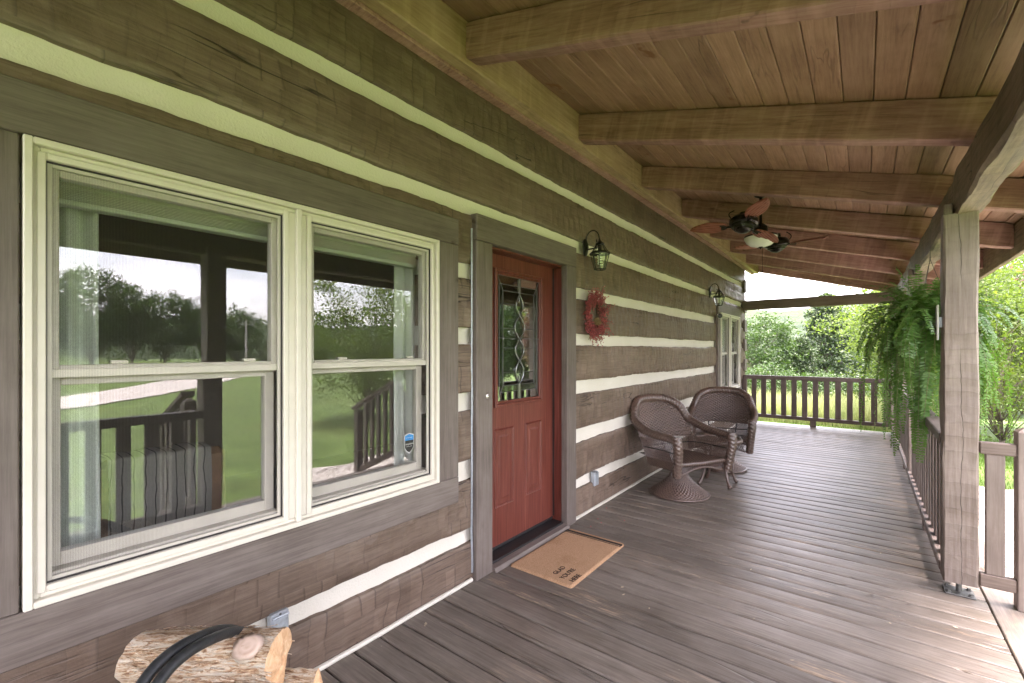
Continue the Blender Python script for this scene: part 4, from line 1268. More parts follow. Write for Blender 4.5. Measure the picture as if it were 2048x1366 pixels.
def fan_head(c, tilt_dir, tilt, azs, pitch):
    ax = (Vector((0,0,-1))*math.cos(tilt)+tilt_dir*math.sin(tilt)).normalized()   # points out of the bottom of the motor
    e1 = Vector((1,0,0)); e1 = (e1-ax*e1.dot(ax)).normalized(); e2 = ax.cross(e1)
    if e2.dot(tilt_dir) < 0: e2 = -e2
    Mr = Matrix((e1, e1.cross(ax)*-1, ax)).transposed()
    b = MB(); b.lathe([(0.02,-0.12),(0.045,-0.11),(0.05,-0.075),(0.10,-0.06),(0.124,-0.03),(0.126,0.005),(0.112,0.018),(0.106,0.016),(0.100,0.032),(0.088,0.034),(0.080,0.052),(0.066,0.054),(0.055,0.070),(0.035,0.078),(0.012,0.086),(0,0.088)], 26, tuple(c), Mr)
    hd = obj('motor_head', b, M['bronze'], t, smooth=True)
    b = MB()
    for a in range(3):
        th = a*2.094+0.4
        d = e1*math.cos(th)+e2*math.sin(th)
        pts = [c+d*(0.10+0.045*math.sin(i/12*math.pi))-ax*(0.02+0.10*i/12) for i in range(13)]
        b.tube(pts, 0.005, 6)
    obj('guard_loops', b, M['bronze'], hd, smooth=True)
    for a in azs:
        d = (e1*math.cos(R(a))+e2*math.sin(R(a))).normalized()
        w = ax.cross(d).normalized()
        wp = (w*math.cos(R(pitch))+ax*math.sin(R(pitch))).normalized()
        nz = d.cross(wp)
        o = bpy.data.objects.new('blade', blade_me); col.objects.link(o); o.parent = t
        org = c+d*0.145+ax*0.01
        mw = Matrix((d, wp, nz)).transposed().to_4x4(); mw.translation = org-Vector(t.location)
        o.matrix_local = mw
        b = MB(); b.tube([c+d*0.09+ax*0.012, c+d*0.13+ax*0.014, c+d*0.19+ax*0.016], [0.014, 0.010, 0.016], 8)
        for s_ in (-1, 1): b.tube([c+d*0.135+ax*0.014, c+d*0.165+wp*0.028*s_+ax*0.016, c+d*0.20+wp*0.03*s_+ax*0.016], 0.006, 6)
        obj('blade_iron', b, M['bronze'], t, smooth=True)
out = Vector((HA.x-HB.x, HA.y-HB.y, 0)).normalized()
fan_head(HA, out, R(15), (178, 58, -62), 8)
fan_head(HB, -out, R(6), (-14, 106, 226), 10)

# ================================================================ WICKER FURNITURE
def woven_tube(b, path, rad, wrap=0.0135, n=14, amp=0.10, flat=1.0, closed=False):
    P = [Vector(p) for p in path]
    # resample
    ds = [0.0]
    for i in range(1, len(P)): ds.append(ds[-1]+(P[i]-P[i-1]).length)
    tot = ds[-1]; m = max(8, int(tot/wrap*3))
    def at(s):
        k = 0
        while k < len(ds)-2 and ds[k+1] < s: k += 1
        f = (s-ds[k])/max(1e-6, ds[k+1]-ds[k])
        return P[k].lerp(P[k+1], f)
    base = len(b.v); up = None
    for i in range(m+1):
        s = tot*i/m
        c = at(s); d = (at(min(tot, s+0.012))-at(max(0, s-0.012))).normalized()
        if up is None: up = Vector((0,0,1)) if abs(d.z) < 0.85 else Vector((1,0,0))
        a = d.cross(up).normalized(); up = a.cross(d).normalized()
        rr = rad(i/m) if callable(rad) else rad
        ph = s/wrap*2*math.pi
        for k in range(n):
            t_ = 2*math.pi*k/n
            r_ = rr*(1+amp*math.sin(ph*0.5+(math.pi if (k//2) % 2 else 0)))
            b.v.append(tuple(c+a*math.cos(t_)*r_+up*math.sin(t_)*r_*flat))
    for i in range(m):
        for k in range(n):
            l = (k+1) % n; b.f.append((base+i*n+k, base+(i+1)*n+k, base+(i+1)*n+l, base+i*n+l))
    b.f.append(tuple(base+k for k in range(n))[::-1]); b.f.append(tuple(base+m*n+k for k in range(n)))
def catmull(pts, n=12):
    P = [Vector(p) for p in pts]; out_ = []
    for i in range(len(P)-1):
        p = [P[max(0, i-1)], P[i], P[i+1], P[min(len(P)-1, i+2)]]
        for k in range(n):
            u = k/n
            out_.append(0.5*((2*p[1])+(p[2]-p[0])*u+(2*p[0]-5*p[1]+4*p[2]-p[3])*u*u+(3*p[1]-p[0]-3*p[2]+p[3])*u**3))
    out_.append(P[-1]); return out_

def wicker_chair():
    t = thing('wicker_chair', 'x', 'chair', (0, 0, 0), 'wicker swivel chairs', local=True)
    ztop = lambda u: 0.895-0.03*u*u-0.135*abs(u)**5
    zbot = 0.505
    def back(u, z):      # u in -1..1
        k = (z-0.5)/0.4
        return Vector((-0.285-0.145*k+0.115*abs(u)**2.4, 0.335*u, z))
    b = MB(); cw, chh = 0.0245, 0.0145
    def f(uu, vv):
        u = uu*2-1; z = zbot+(ztop(u)-zbot)*vv
        p = back(u, z)
        a = (u*0.335)/cw; c_ = (z-zbot)/chh
        sgn = 1 if int(math.floor(c_)) % 2 == 0 else -1
        h = 0.0075*math.sin(math.pi*a)*sgn*abs(math.sin(math.pi*c_))**0.6
        return p+Vector((h, 0, 0))
    b.grid(f, 140, 112)
    obj('back_panel', b, M['wicker'], t, smooth='all')
    rim = [back(u, ztop(u)) for u in [(-1+2*i/16) for i in range(17)]]
    armz = 0.605
    path = [(0.335,-0.325,armz-0.012),(0.24,-0.335,armz),(0.05,-0.345,armz+0.004),(-0.09,-0.352,armz+0.03)]
    full = path+[tuple(back(-1, 0.69))]+[tuple(p) for p in rim[1:-1]]+[tuple(back(1, 0.69))]+[(x_, -y_, z_) for x_, y_, z_ in path[::-1]]
    b = MB(); woven_tube(b, catmull(full, 6), lambda s: 0.031+0.011*math.sin(math.pi*s), 0.017, 16, 0.12, 1.0)
    obj('rolled_rim', b, M['wicker'], t, smooth='all')
    # front posts of the arms
    for s_ in (-1, 1):
        b = MB(); woven_tube(b, catmull([(0.325,s_*0.325,armz+0.02),(0.340,s_*0.325,armz-0.06),(0.330,s_*0.315,0.45),(0.300,s_*0.300,0.27)], 8), lambda s: 0.041-0.005*s, 0.017, 16, 0.12)
        obj('arm_front', b, M['wicker'], t, smooth='all')
    # seat
    def seat_pt(u, v):
        x = -0.28+0.56*u; w = 0.265+0.03*u
        y = (v*2-1)*w
        h = 0.003*math.sin(math.pi*y/0.022)*(1 if int(math.floor(x/0.013)) % 2 else -1)
        return (x, y, 0.365+0.015*u+h)
    b = MB(); b.grid(seat_pt, 130, 72); obj('seat', b, M['wicker'], t, smooth='all')
    b = MB(); woven_tube(b, catmull([(0.285,-0.27,0.372),(0.300,0,0.368),(0.285,0.27,0.372)], 8), 0.022, 0.0135, 10, 0.1); obj('seat_front_roll', b, M['wicker'], t, smooth='all')
    # U-shaped sides: upper edge under the arms and back, lower edge at the seat
    upper = catmull([(0.30,-0.325,0.565),(0.05,-0.335,0.57),(-0.16,-0.335,0.55),(-0.285,-0.20,0.505),(-0.305,0,0.50),(-0.285,0.20,0.505),(-0.16,0.335,0.55),(0.05,0.335,0.57),(0.30,0.325,0.565)], 10)
    lower = catmull([(0.285,-0.295,0.385),(0.05,-0.29,0.375),(-0.15,-0.275,0.365),(-0.255,-0.17,0.36),(-0.27,0,0.36),(-0.255,0.17,0.36),(-0.15,0.275,0.365),(0.05,0.29,0.375),(0.285,0.295,0.385)], 10)
    def samp(c_, s):
        s = min(1, max(0, s))*(len(c_)-1); i = min(int(s), len(c_)-2); return c_[i].lerp(c_[i+1], s-i)
    b = MB(); NL = 84; sh = 0.052
    for k in range(-4, NL+1):
        for dr in (1, -1):
            a0, a1 = (k/NL, k/NL+sh) if dr == 1 else (k/NL+sh, k/NL)
            pts = []
            for i in range(5):
                q = i/4; s = a0+(a1-a0)*q
                if 0 <= s <= 1: pts.append(samp(lower, s).lerp(samp(upper, s), q))
            if len(pts) > 1: b.tube(pts, 0.0030, 4, cap=False)
    tag(obj('lattice', b, M['wicker'], t), kind='stuff')
    b = MB(); b.tube([samp(lower, i/60).lerp(samp(upper, i/60), 0.5) for i in range(61)], 0.0052, 6)
    for s in (0.40, 0.60): b.tube([samp(lower, s), samp(upper, s)+Vector((0,0,0.01))], 0.007, 6)
    obj('lattice_rod', b, M['black_plastic'], t, smooth=True)
    # woven skirt below the lattice
    def skirt(u, v):
        p = samp(lower, u); q = Vector((p.x*0.93, p.y*0.93, p.z-0.085))
        h = 0.003*math.sin(u*math.pi*70)*(1 if int(v*7) % 2 else -1)
        r_ = p.lerp(q, v); d = Vector((p.x, p.y, 0)).normalized(); return r_+d*h
    b = MB(); b.grid(skirt, 210, 14); obj('skirt', b, M['wicker'], t, smooth='all')
    # front apron: arched lattice
    b = MB()
    top = lambda s: Vector((0.292, -0.265+0.53*s, 0.352)); bot = lambda s: Vector((0.290, -0.262+0.524*s, 0.272+0.055*math.sin(math.pi*s)))
    for k in range(-1, 27):
        for dr in (1, -1):
            s0, s1 = (k/26, k/26+0.05) if dr == 1 else (k/26+0.05, k/26)
            if 0 <= s0 <= 1 and 0 <= s1 <= 1: b.tube([bot(s0), top(s1)], 0.0030, 4)
    tag(obj('apron_lattice', b, M['wicker'], t), kind='stuff')
    b = MB(); woven_tube(b, [bot(i/30) for i in range(31)], 0.011, 0.012, 8, 0.1); obj('apron_edge', b, M['wicker'], t, smooth='all')
    # swivel post and conical base
    b = MB(); b.lathe([(0.05,0.245),(0.055,0.27),(0.10,0.285),(0.20,0.292),(0.20,0.30)], 24); obj('swivel_plate', b, M['black_plastic'], t, smooth=True)
    prof = [(0.062,0.262),(0.070,0.220),(0.092,0.175),(0.130,0.128),(0.180,0.083),(0.230,0.046),(0.262,0.026),(0.270,0.018)]
    def pr(v):
        s = v*(len(prof)-1); i = min(int(s), len(prof)-2); f_ = s-i
        return prof[i][0]+(prof[i+1][0]-prof[i][0])*f_, prof[i][1]+(prof[i+1][1]-prof[i][1])*f_
    def cone(u, v):
        r, z = pr(v); th = 2*math.pi*u
        rows = v*20
        h = 0.0055*math.sin(th*40)*(1 if int(rows) % 2 else -1)*abs(math.sin(rows*math.pi))**0.5
        return ((r+h)*math.cos(th), (r+h)*math.sin(th), z+h*0.6)
    b = MB(); b.grid(cone, 40*6, 80, wrap_u=True); obj('base', b, M['wicker'], t, smooth='all')
    b = MB(); woven_tube(b, [(0.268*math.cos(2*math.pi*i/72), 0.268*math.sin(2*math.pi*i/72), 0.014) for i in range(73)], 0.0115, 0.014, 8, 0.1); obj('base_rim', b, M['wicker'], t, smooth='all')
    b = MB()
    for k in range(4): b.box(0.245*math.cos(k*1.571+.6)-.012, 0.245*math.cos(k*1.571+.6)+.012, 0.245*math.sin(k*1.571+.6)-.012, 0.245*math.sin(k*1.571+.6)+.012, 0.0012, 0.012)
    obj('glide', b, M['galv'], t)
    return t
ch1 = wicker_chair()
ch1.location = (0.475, 4.52, 0.0); ch1.rotation_euler = (0, 0, R(-30))
ch1['label'] = 'brown wicker swivel chair nearest the door, in front of the side table'
ch2 = copy_tree(ch1)
ch2.location = (0.555, 5.82, 0.0); ch2.rotation_euler = (0, 0, R(-80))
ch2['label'] = 'brown wicker swivel chair behind the side table, nearer the far railing'

t = thing('side_table', 'small round brown wicker side table between the two chairs', 'table', (0.69, 5.10, 0.0))
TX, TY = 0.69, 5.10
b = MB()
b.grid(lambda u, v: (TX+0.2*v*math.cos(2*math.pi*u), TY+0.2*v*math.sin(2*math.pi*u), 0.468+0.003*math.sin(u*2*math.pi*36)*(1 if int(v*14) % 2 else -1)), 144, 28, wrap_u=True)
obj('table_top', b, M['wicker'], t, smooth='all')
b = MB(); woven_tube(b, [(TX+0.212*math.cos(2*math.pi*i/60), TY+0.212*math.sin(2*math.pi*i/60), 0.466) for i in range(61)], 0.024, 0.0135, 12, 0.09); obj('rim', b, M['wicker'], t, smooth='all')
for k in range(4):
    a = math.pi/4+k*math.pi/2; d = Vector((math.cos(a), math.sin(a), 0)); o_ = Vector((TX, TY, 0))
    b = MB(); woven_tube(b, catmull([o_+d*0.15+V(0,0,0.45), o_+d*0.135+V(0,0,0.30), o_+d*0.150+V(0,0,0.15), o_+d*0.190+V(0,0,0.045), o_+d*0.215+V(0,0,0.016)], 8), lambda s: 0.013+0.010*max(0, s-0.85)/0.15, 0.012, 8, 0.08)
    obj('leg', b, M['wicker'], t, smooth='all')
b = MB()
for k in range(40):
    a0 = 2*math.pi*k/40
    for dr in (1, -1):
        a1 = a0+dr*0.22
        b.tube([(TX+0.195*math.cos(a0), TY+0.195*math.sin(a0), 0.452), (TX+0.165*math.cos(a1), TY+0.165*math.sin(a1), 0.375)], 0.003, 4)
tag(obj('skirt_lattice', b, M['wicker'], t), kind='stuff')
b = MB(); woven_tube(b, [(TX+0.165*math.cos(2*math.pi*i/48), TY+0.165*math.sin(2*math.pi*i/48), 0.372) for i in range(49)], 0.010, 0.013, 8, 0.1); obj('lower_ring', b, M['wicker'], t, smooth='all')

# ================================================================ BEHIND THE WINDOW PANES
def curtain(y0, y1, x, z0, z1, label, seed):
    b = MB()
    def f(u, v):
        y = y0+(y1-y0)*u; z = z0+(z1-z0)*v
        fold = 0.022*math.sin(u*(y1-y0)*95+seed+0.8*noise.noise(Vector((u*3, v*1.5, seed))))
        return (x+fold+0.010*noise.noise(Vector((u*5, v*3, seed))), y+0.012*(1-v)*noise.noise(Vector((v*2, seed, 0))), z)
    b.grid(f, 60, 24)
    b.v += [(p[0]-0.003, p[1], p[2]) for p in b.v]; n = len(b.v)//2
    b.f += [tuple(i+n for i in q)[::-1] for q in b.f]
    tag(obj('curtain', b, M['curtain'], smooth='all', recalc=False), label, 'curtain', 'curtains behind the large window')
curtain(0.09, 0.37, -0.20, 0.30, 2.02, 'pale curtain behind the left end of the large window', 1.0)
curtain(1.635, 1.80, -0.19, 0.30, 2.02, 'pale curtain behind the right end of the large window', 4.0)
curtain(8.1, 8.5, -0.22, 0.30, 2.02, 'grey curtain behind the near half of the far window', 2.0)
curtain(8.8, 9.4, -0.22, 0.30, 2.02, 'grey curtain behind the far half of the far window', 6.0)
for (a, c, side) in ((0.20, 0.91, 'left'), (1.00, 1.71, 'right')):
    t = thing('window_blind', 'raised blind behind the top of the %s half of the large window' % side, 'blind', (-0.12, (a+c)/2, 1.9), 'raised blinds')
    obj('head_rail', MB().cbox(-0.150, -0.105, a, c, 1.930, 1.985, 0.003), M['blind'], t)
    for k in range(7): obj('slat', MB().box(-0.152, -0.104, a+.004, c-.004, 1.892+k*0.0055, 1.8945+k*0.0055), M['blind'], t)
    obj('bottom_rail', MB().cbox(-0.152, -0.104, a+.003, c-.003, 1.872, 1.890, 0.003), M['blind'], t)
t = thing('armchair', 'brown chair behind the large window, its back towards the glass', 'armchair', (-0.68, 0.66, 0.02))
obj('chair_back', MB().cbox(-0.66, -0.53, 0.44, 0.90, 0.42, 0.945, 0.03), M['leather'], t)
obj('seat', MB().cbox(-1.15, -0.665, 0.42, 0.92, 0.30, 0.48, 0.04), M['leather'], t)
for (x_, y_) in ((-1.1, .46), (-1.1, .85), (-.62, .46), (-.62, .85)): obj('leg', MB().box(x_, x_+.05, y_, y_+.05, 0.02, 0.42 if x_ > -1 else 0.30), M['leather'], t)
b = MB()
def throw_f(u, v):
    y = 0.452+0.37*u+0.02*noise.noise(Vector((v*2, 3, 0)))
    s = v*0.78
    if s < 0.36: x, z = -0.508, 0.59+s
    elif s < 0.36+0.18:
        a = (s-0.36)/0.18*math.pi; x, z = -0.595+0.087*math.cos(a), 0.955+0.012*math.sin(a)
    else: x, z = -0.682, 0.955-(s-0.54)
    return (x+0.003*math.sin(u*22+math.sin(v*3)), y, z+0.003*math.sin(u*17))
b.grid(throw_f, 40, 40)
tag(obj('throw_blanket', b, M['throw'], smooth='all'), 'grey throw with thin dark wavy stripes over the chair back', 'blanket')

# ================================================================ FIREWOOD
def wood_end():
    n = NT('split_wood'); v = n.objco()
    mp = n.n('ShaderNodeMapping'); n.set(mp.inputs['Vector'], v); mp.inputs['Scale'].default_value = (3, 40, 40)
    a = n.noise(mp.outputs[0], 1, 5, 0.7, 0.8)
    c = n.ramp(n.rng(a, 0.3, 0.7), [(0, (0.52,0.27,0.13)), (0.5, (0.68,0.42,0.24)), (1, (0.78,0.56,0.36))])
    return n.done(n.principled(c, 0.8, n.bump(a, 0.5, 0.004)))
def bark_pale():
    n = NT('shaggy_pale_bark'); v = n.objco()
    mp = n.n('ShaderNodeMapping'); n.set(mp.inputs['Vector'], v); mp.inputs['Scale'].default_value = (16, 95, 95)
    a = n.noise(mp.outputs[0], 1, 6, 0.75, 1.0)
    mp2 = n.n('ShaderNodeMapping'); n.set(mp2.inputs['Vector'], v); mp2.inputs['Scale'].default_value = (26, 190, 190)
    a2 = n.noise(mp2.outputs[0], 1, 4, 0.7, 0.6)
    c = n.ramp(n.rng(a, 0.34, 0.66), [(0, (0.16,0.075,0.040)), (0.28, (0.40,0.22,0.12)), (0.45, (0.62,0.41,0.25)), (0.62, (0.74,0.60,0.45)), (1, (0.80,0.73,0.63))])
    c = n.mix(n.rng(a2, 0.60, 0.70), c, (0.11,0.05,0.03))
    return n.done(n.principled(c, 0.85, n.bump(n.math('ADD', a, a2), 1.0, 0.012)))
def ring_end():
    n = NT('cut_branch_end'); v = n.objco()
    ln = n.n('ShaderNodeVectorMath', operation='LENGTH'); n.set(ln.inputs[0], v)
    f = n.math('PINGPONG', n.math('ADD', n.math('MULTIPLY', ln.outputs['Value'], 120), n.noise(v, 30, 2)), 1.0)
    c = n.mix(n.math('MULTIPLY', f, n.rng(n.noise(v, 25, 4), 0.3, 0.7)), (0.58,0.44,0.36), (0.40,0.27,0.20))
    return n.done(n.principled(c, 0.8))
M['split'] = wood_end(); M['bark_pale'] = bark_pale()
def firewood(c, dirv, L_, rad, label, seed, group='firewood in the stack', split_a=(200, 320), stub=False):
    c = Vector(c); d = Vector(dirv).normalized()
    t = thing('firewood_log', label, 'log', tuple(c), group, local=True)
    q = d.to_track_quat('X', 'Z'); t.rotation_euler = q.to_euler()
    nr, nl = 40, 46
    def rr(th, s):
        r_ = rad*(1+0.10*noise.noise(Vector((math.cos(th)*1.4, math.sin(th)*1.4, s*1.2+seed)))+0.035*noise.noise(Vector((math.cos(th)*7, math.sin(th)*7, s*5+seed))))
        # split faces flatten the round
        for a0 in split_a:
            dl = math.cos(th-R(a0))
            if dl > 0.05: r_ = min(r_, rad*0.60/dl)
        return r_
    b = MB()
    def f(u, v):
        th = 2*math.pi*u
        s = (v-0.5)*L_
        r_ = rr(th, s)
        sh = 0.0035*noise.noise(Vector((s*30, th*9, seed)))+0.0025*noise.noise(Vector((s*60, th*22, seed)))
        end = 0.004*noise.noise(Vector((math.cos(th)*2, math.sin(th)*2, seed+v)))*(1 if v > 0.9 or v < 0.1 else 0)
        return (s+end, (r_+sh)*math.cos(th), (r_+sh)*math.sin(th))
    b.grid(lambda u, v: f(u, v), nr, nl, wrap_u=True)
    obj('bark', b, M['bark_pale'], t, smooth=True)
    if stub:
        sb = MB(); rs_ = random.Random(int(seed*10))
        for k in range(420):
            th = rs_.uniform(0, 6.28); s = rs_.uniform(-.46, .46)*L_; ln = rs_.uniform(0.012, 0.05); w = rs_.uniform(0.0012, 0.0035)
            rr0 = rr(th, s)+0.001; lift = rs_.uniform(0.0, 0.007); sk = rs_.uniform(-.25, .25)
            a0 = Vector((s, rr0*math.cos(th), rr0*math.sin(th))); nrm_ = Vector((0, math.cos(th), math.sin(th))); tg = Vector((0, -math.sin(th), math.cos(th)))
            a1 = a0+Vector((ln, 0, 0))+tg*sk*ln+nrm_*lift
            sb.face([a0-tg*w, a1-tg*w*.4, a1+tg*w*.4+nrm_*.001, a0+tg*w+nrm_*.001])
        tag(obj('bark_shreds', sb, M['bark_pale'], t, recalc=False), kind='stuff')
    for v in (0, 1):
        e = MB(); n0 = []
        s = (v-0.5)*L_
        rings = 6
        for j in range(rings+1):
            for k in range(nr):
                p = f(k/nr, v); g = 1-j/rings
                jag = 0.007*noise.noise(Vector((p[1]*40*g, p[2]*40*g, seed+5)))*(1-g)**0.3 if j else 0
                e.v.append((p[0]*1.0+(0.012*(1 if v else -1))*(1-g*g)+jag, p[1]*g, p[2]*g))
        for j in range(rings):
            for k in range(nr):
                l = (k+1) % nr; e.f.append((j*nr+k, j*nr+l, (j+1)*nr+l, (j+1)*nr+k))
        obj('cut_end', e, M['split'], t, smooth='all')
    if stub:
        e = MB(); e.lathe([(0.052,-0.055),(0.044,-0.02),(0.037,0.005),(0.034,0.012)], 22, (L_*0.35, -rad*0.46, rad*0.80), Matrix.Rotation(R(34), 3, 'X'))
        obj('branch_stub', e, M['bark_pale'], t, smooth=True)
        e = MB(); e.lathe([(0.0345,0),(0.020,0.002),(0,0.0025)], 22, (0,0,0))
        e.v = [(x_*(1.15+0.25*noise.noise(Vector((x_*60, y_*60, 1)))), y_*(1.0+0.25*noise.noise(Vector((x_*60, y_*60, 4)))), z_) for x_, y_, z_ in e.v]
        o = obj('branch_end', e, ring_end(), t, smooth='all')
        rm = Matrix.Rotation(R(34), 4, 'X'); rm.translation = Vector((L_*0.35, -rad*0.46, rad*0.80))+Matrix.Rotation(R(34), 3, 'X') @ Vector((0,0,0.012)); o.matrix_local = rm
    return t
AX = Vector((0.79, 0.61, 0.02))
firewood((0.484, 0.478, 0.545), AX, 0.385, 0.083, 'pale shaggy split log on top of the firewood stack, with a cut branch stub', 1.0, None, (215, 330), True)
firewood((0.512, 0.574, 0.418), AX+Vector((0,0,-.02)), 0.38, 0.066, 'smaller split log under the right end of the top log', 5.0, None, (140, 20))
side = Vector((0.61, -0.79, 0))
for k, (sd, z) in enumerate(((0.06, 0.395), (-0.075, 0.268), (0.085, 0.262), (-0.03, 0.118), (0.12, 0.122))):
    c_ = Vector((0.478, 0.474, 0))+side*sd
    firewood((c_.x, c_.y, z), AX, 0.42, 0.072, 'split log low in the firewood stack inside the black carrier', 11.0+k, 'lower firewood', (200, 320))
t = thing('log_carrier', 'black log carrier with rounded tube handles over the firewood', 'log carrier', (0.48, 0.47, 0.0))
hp = [(0.700,0.215,0.560),(0.680,0.255,0.640),(0.642,0.309,0.684),(0.612,0.364,0.695),(0.577,0.426,0.682),(0.522,0.493,0.646),(0.470,0.556,0.590),(0.420,0.60,0.50),(0.385,0.63,0.40)]
b = MB(); b.tube(catmull(hp, 8), 0.0135, 12); obj('handle', b, M['rubber'], t, smooth=True)
hp2 = [(p[0]+0.030*0.79, p[1]+0.030*0.61, p[2]-0.006) for p in hp]
b = MB(); b.tube(catmull(hp2, 8), 0.0135, 12); obj('handle', b, M['rubber'], t, smooth=True)
b = MB()
sl = [(0.70,0.215,0.56),(0.685,0.21,0.40),(0.655,0.235,0.20),(0.60,0.30,0.045),(0.48,0.47,0.024),(0.375,0.60,0.045),(0.35,0.63,0.20),(0.37,0.635,0.40)]
cs = catmull(sl, 8)
def sling(u, v):
    s = u*(len(cs)-1); i = min(int(s), len(cs)-2); p = cs[i].lerp(cs[i+1], s-i); w = (v-0.5)*0.30
    return (p.x+0.79*w, p.y+0.61*w, p.z)
b.grid(sling, 60, 6); obj('sling', b, plain('black_canvas', (0.02,0.02,0.021), 0.9), t, smooth='all')

# ================================================================ HANGING FERN
FC = Vector((2.315, 4.84, 1.62))
t = thing('hanging_fern', 'large green fern hanging in a basket from the eave beam', 'fern', tuple(FC))
b = MB(); b.lathe([(0.05,1.44),(0.10,1.45),(0.125,1.52),(0.14,1.60),(0.146,1.62),(0.138,1.63),(0.10,1.62)], 22, (FC.x, FC.y, 0)); obj('pot', b, plain('pot_plastic', (0.06,0.09,0.05), 0.6), t, smooth=True)
b = MB()
for k in range(3):
    a = k*2.094; b.tube([(FC.x+0.155*math.cos(a), FC.y+0.155*math.sin(a), 1.60), (FC.x, FC.y, 2.12)], 0.002, 5)
b.tube([(FC.x, FC.y, 2.11), (FC.x, FC.y, 2.19)], 0.003, 6)
obj('hanger', b, M['iron'], t)
rf = random.Random(42)
stem = MB(); lv = MB()
def frond(az, el, L_, droop, twist):
    p = FC+Vector((0.07*math.cos(az), 0.07*math.sin(az), -0.01)); N_ = int(L_/0.0195)
    d = Vector((math.cos(az)*math.cos(el), math.sin(az)*math.cos(el), math.sin(el)))
    pts = []; dirs = []
    for i in range(N_):
        pts.append(p.copy()); dirs.append(d.copy())
        p = p+d*(L_/N_)
        g = droop*(0.4+1.3*i/N_)/N_
        d = (d+Vector((twist*math.sin(az)/N_, -twist*math.cos(az)/N_, -g))).normalized()
    stem.tube(pts[::3]+[pts[-1]], [0.0022*(1-0.6*i/(len(pts[::3])+1)) for i in range(len(pts[::3])+1)], 4, cap=False)
    for i in range(2, N_):
        tt = i/N_; ln = 0.056*min(1.0, tt*5.0)*(1-tt)**0.55+0.006
        d = dirs[i]; s0 = d.cross(Vector((0,0,1)))
        if s0.length < 0.15: s0 = Vector((-math.sin(az), math.cos(az), 0))
        s0.normalize(); nn = s0.cross(d).normalized()
        for sg in (-1, 1):
            o_ = pts[i]; ln_ = ln; ln = ln*rf.uniform(0.72, 1.18); sd = (s0*sg+d*rf.uniform(0.0, 0.5)+nn*rf.uniform(-.5,.35)+Vector((0,0,-0.15))).normalized()
            w = L_/N_*0.40
            q1 = o_+sd*ln*0.45+d*w; q2 = o_+sd*ln; q3 = o_+sd*ln*0.45-d*w
            lv.face([o_+d*w*0.5, q1, q2, q3, o_-d*w*0.5]); ln = ln_
for k in range(300):
    az = rf.uniform(0, 2*math.pi); ring_ = rf.random()
    if ring_ < 0.22: el, L_, dr = rf.uniform(R(48), R(85)), rf.uniform(0.36, 0.54), rf.uniform(0.8, 3.0)
    elif ring_ < 0.60: el, L_, dr = rf.uniform(R(10), R(68)), rf.uniform(0.38, 0.64), rf.uniform(2.5, 6.0)
    elif ring_ < 0.84: el, L_, dr = rf.uniform(R(-35), R(20)), rf.uniform(0.45, 0.80), rf.uniform(5.0, 9.0)
    else: el, L_, dr = rf.uniform(R(-45), R(15)), rf.uniform(0.80, 1.18), rf.uniform(7.0, 12.0)
    frond(az, el, L_, dr, rf.uniform(-1.2, 1.2))
for k in range(14):
    az = rf.uniform(0, 6.28); L_ = rf.uniform(0.5, 0.95); p0 = FC+Vector((0.12*math.cos(az), 0.12*math.sin(az), 0))
    stem.tube([p0+Vector((0.16*math.cos(az)*math.sin(i/10*2.6), 0.16*math.sin(az)*math.sin(i/10*2.6)+0.03*math.sin(i*.7+k), 0.12*math.sin(i/10*2.2)-L_*(i/10)**1.5)) for i in range(11)], 0.0022, 4, cap=False)
tag(obj('fronds', lv, M['leaf_fern'], t, recalc=False), kind='stuff')
obj('frond_stems', stem, plain('fern_stem', (0.12,0.13,0.04), 0.6), t)

# ================================================================ TREES
def leaf(mb_, p, size, r, flat=0.35):
    n = Vector((r.gauss(0,1), r.gauss(0,1), r.gauss(0,1)+flat*3)).normalized()
    a = n.orthogonal().normalized(); a.rotate(Matrix.Rotation(r.uniform(0, 6.28), 3, n)); c_ = n.cross(a)
    l = size*r.uniform(0.7, 1.3); w = l*0.55
    mb_.face([p-a*l*.5, p+c_*w*.5-a*l*.05-n*l*.06, p+a*l*.5, p-c_*w*.5-a*l*.05-n*l*.06])

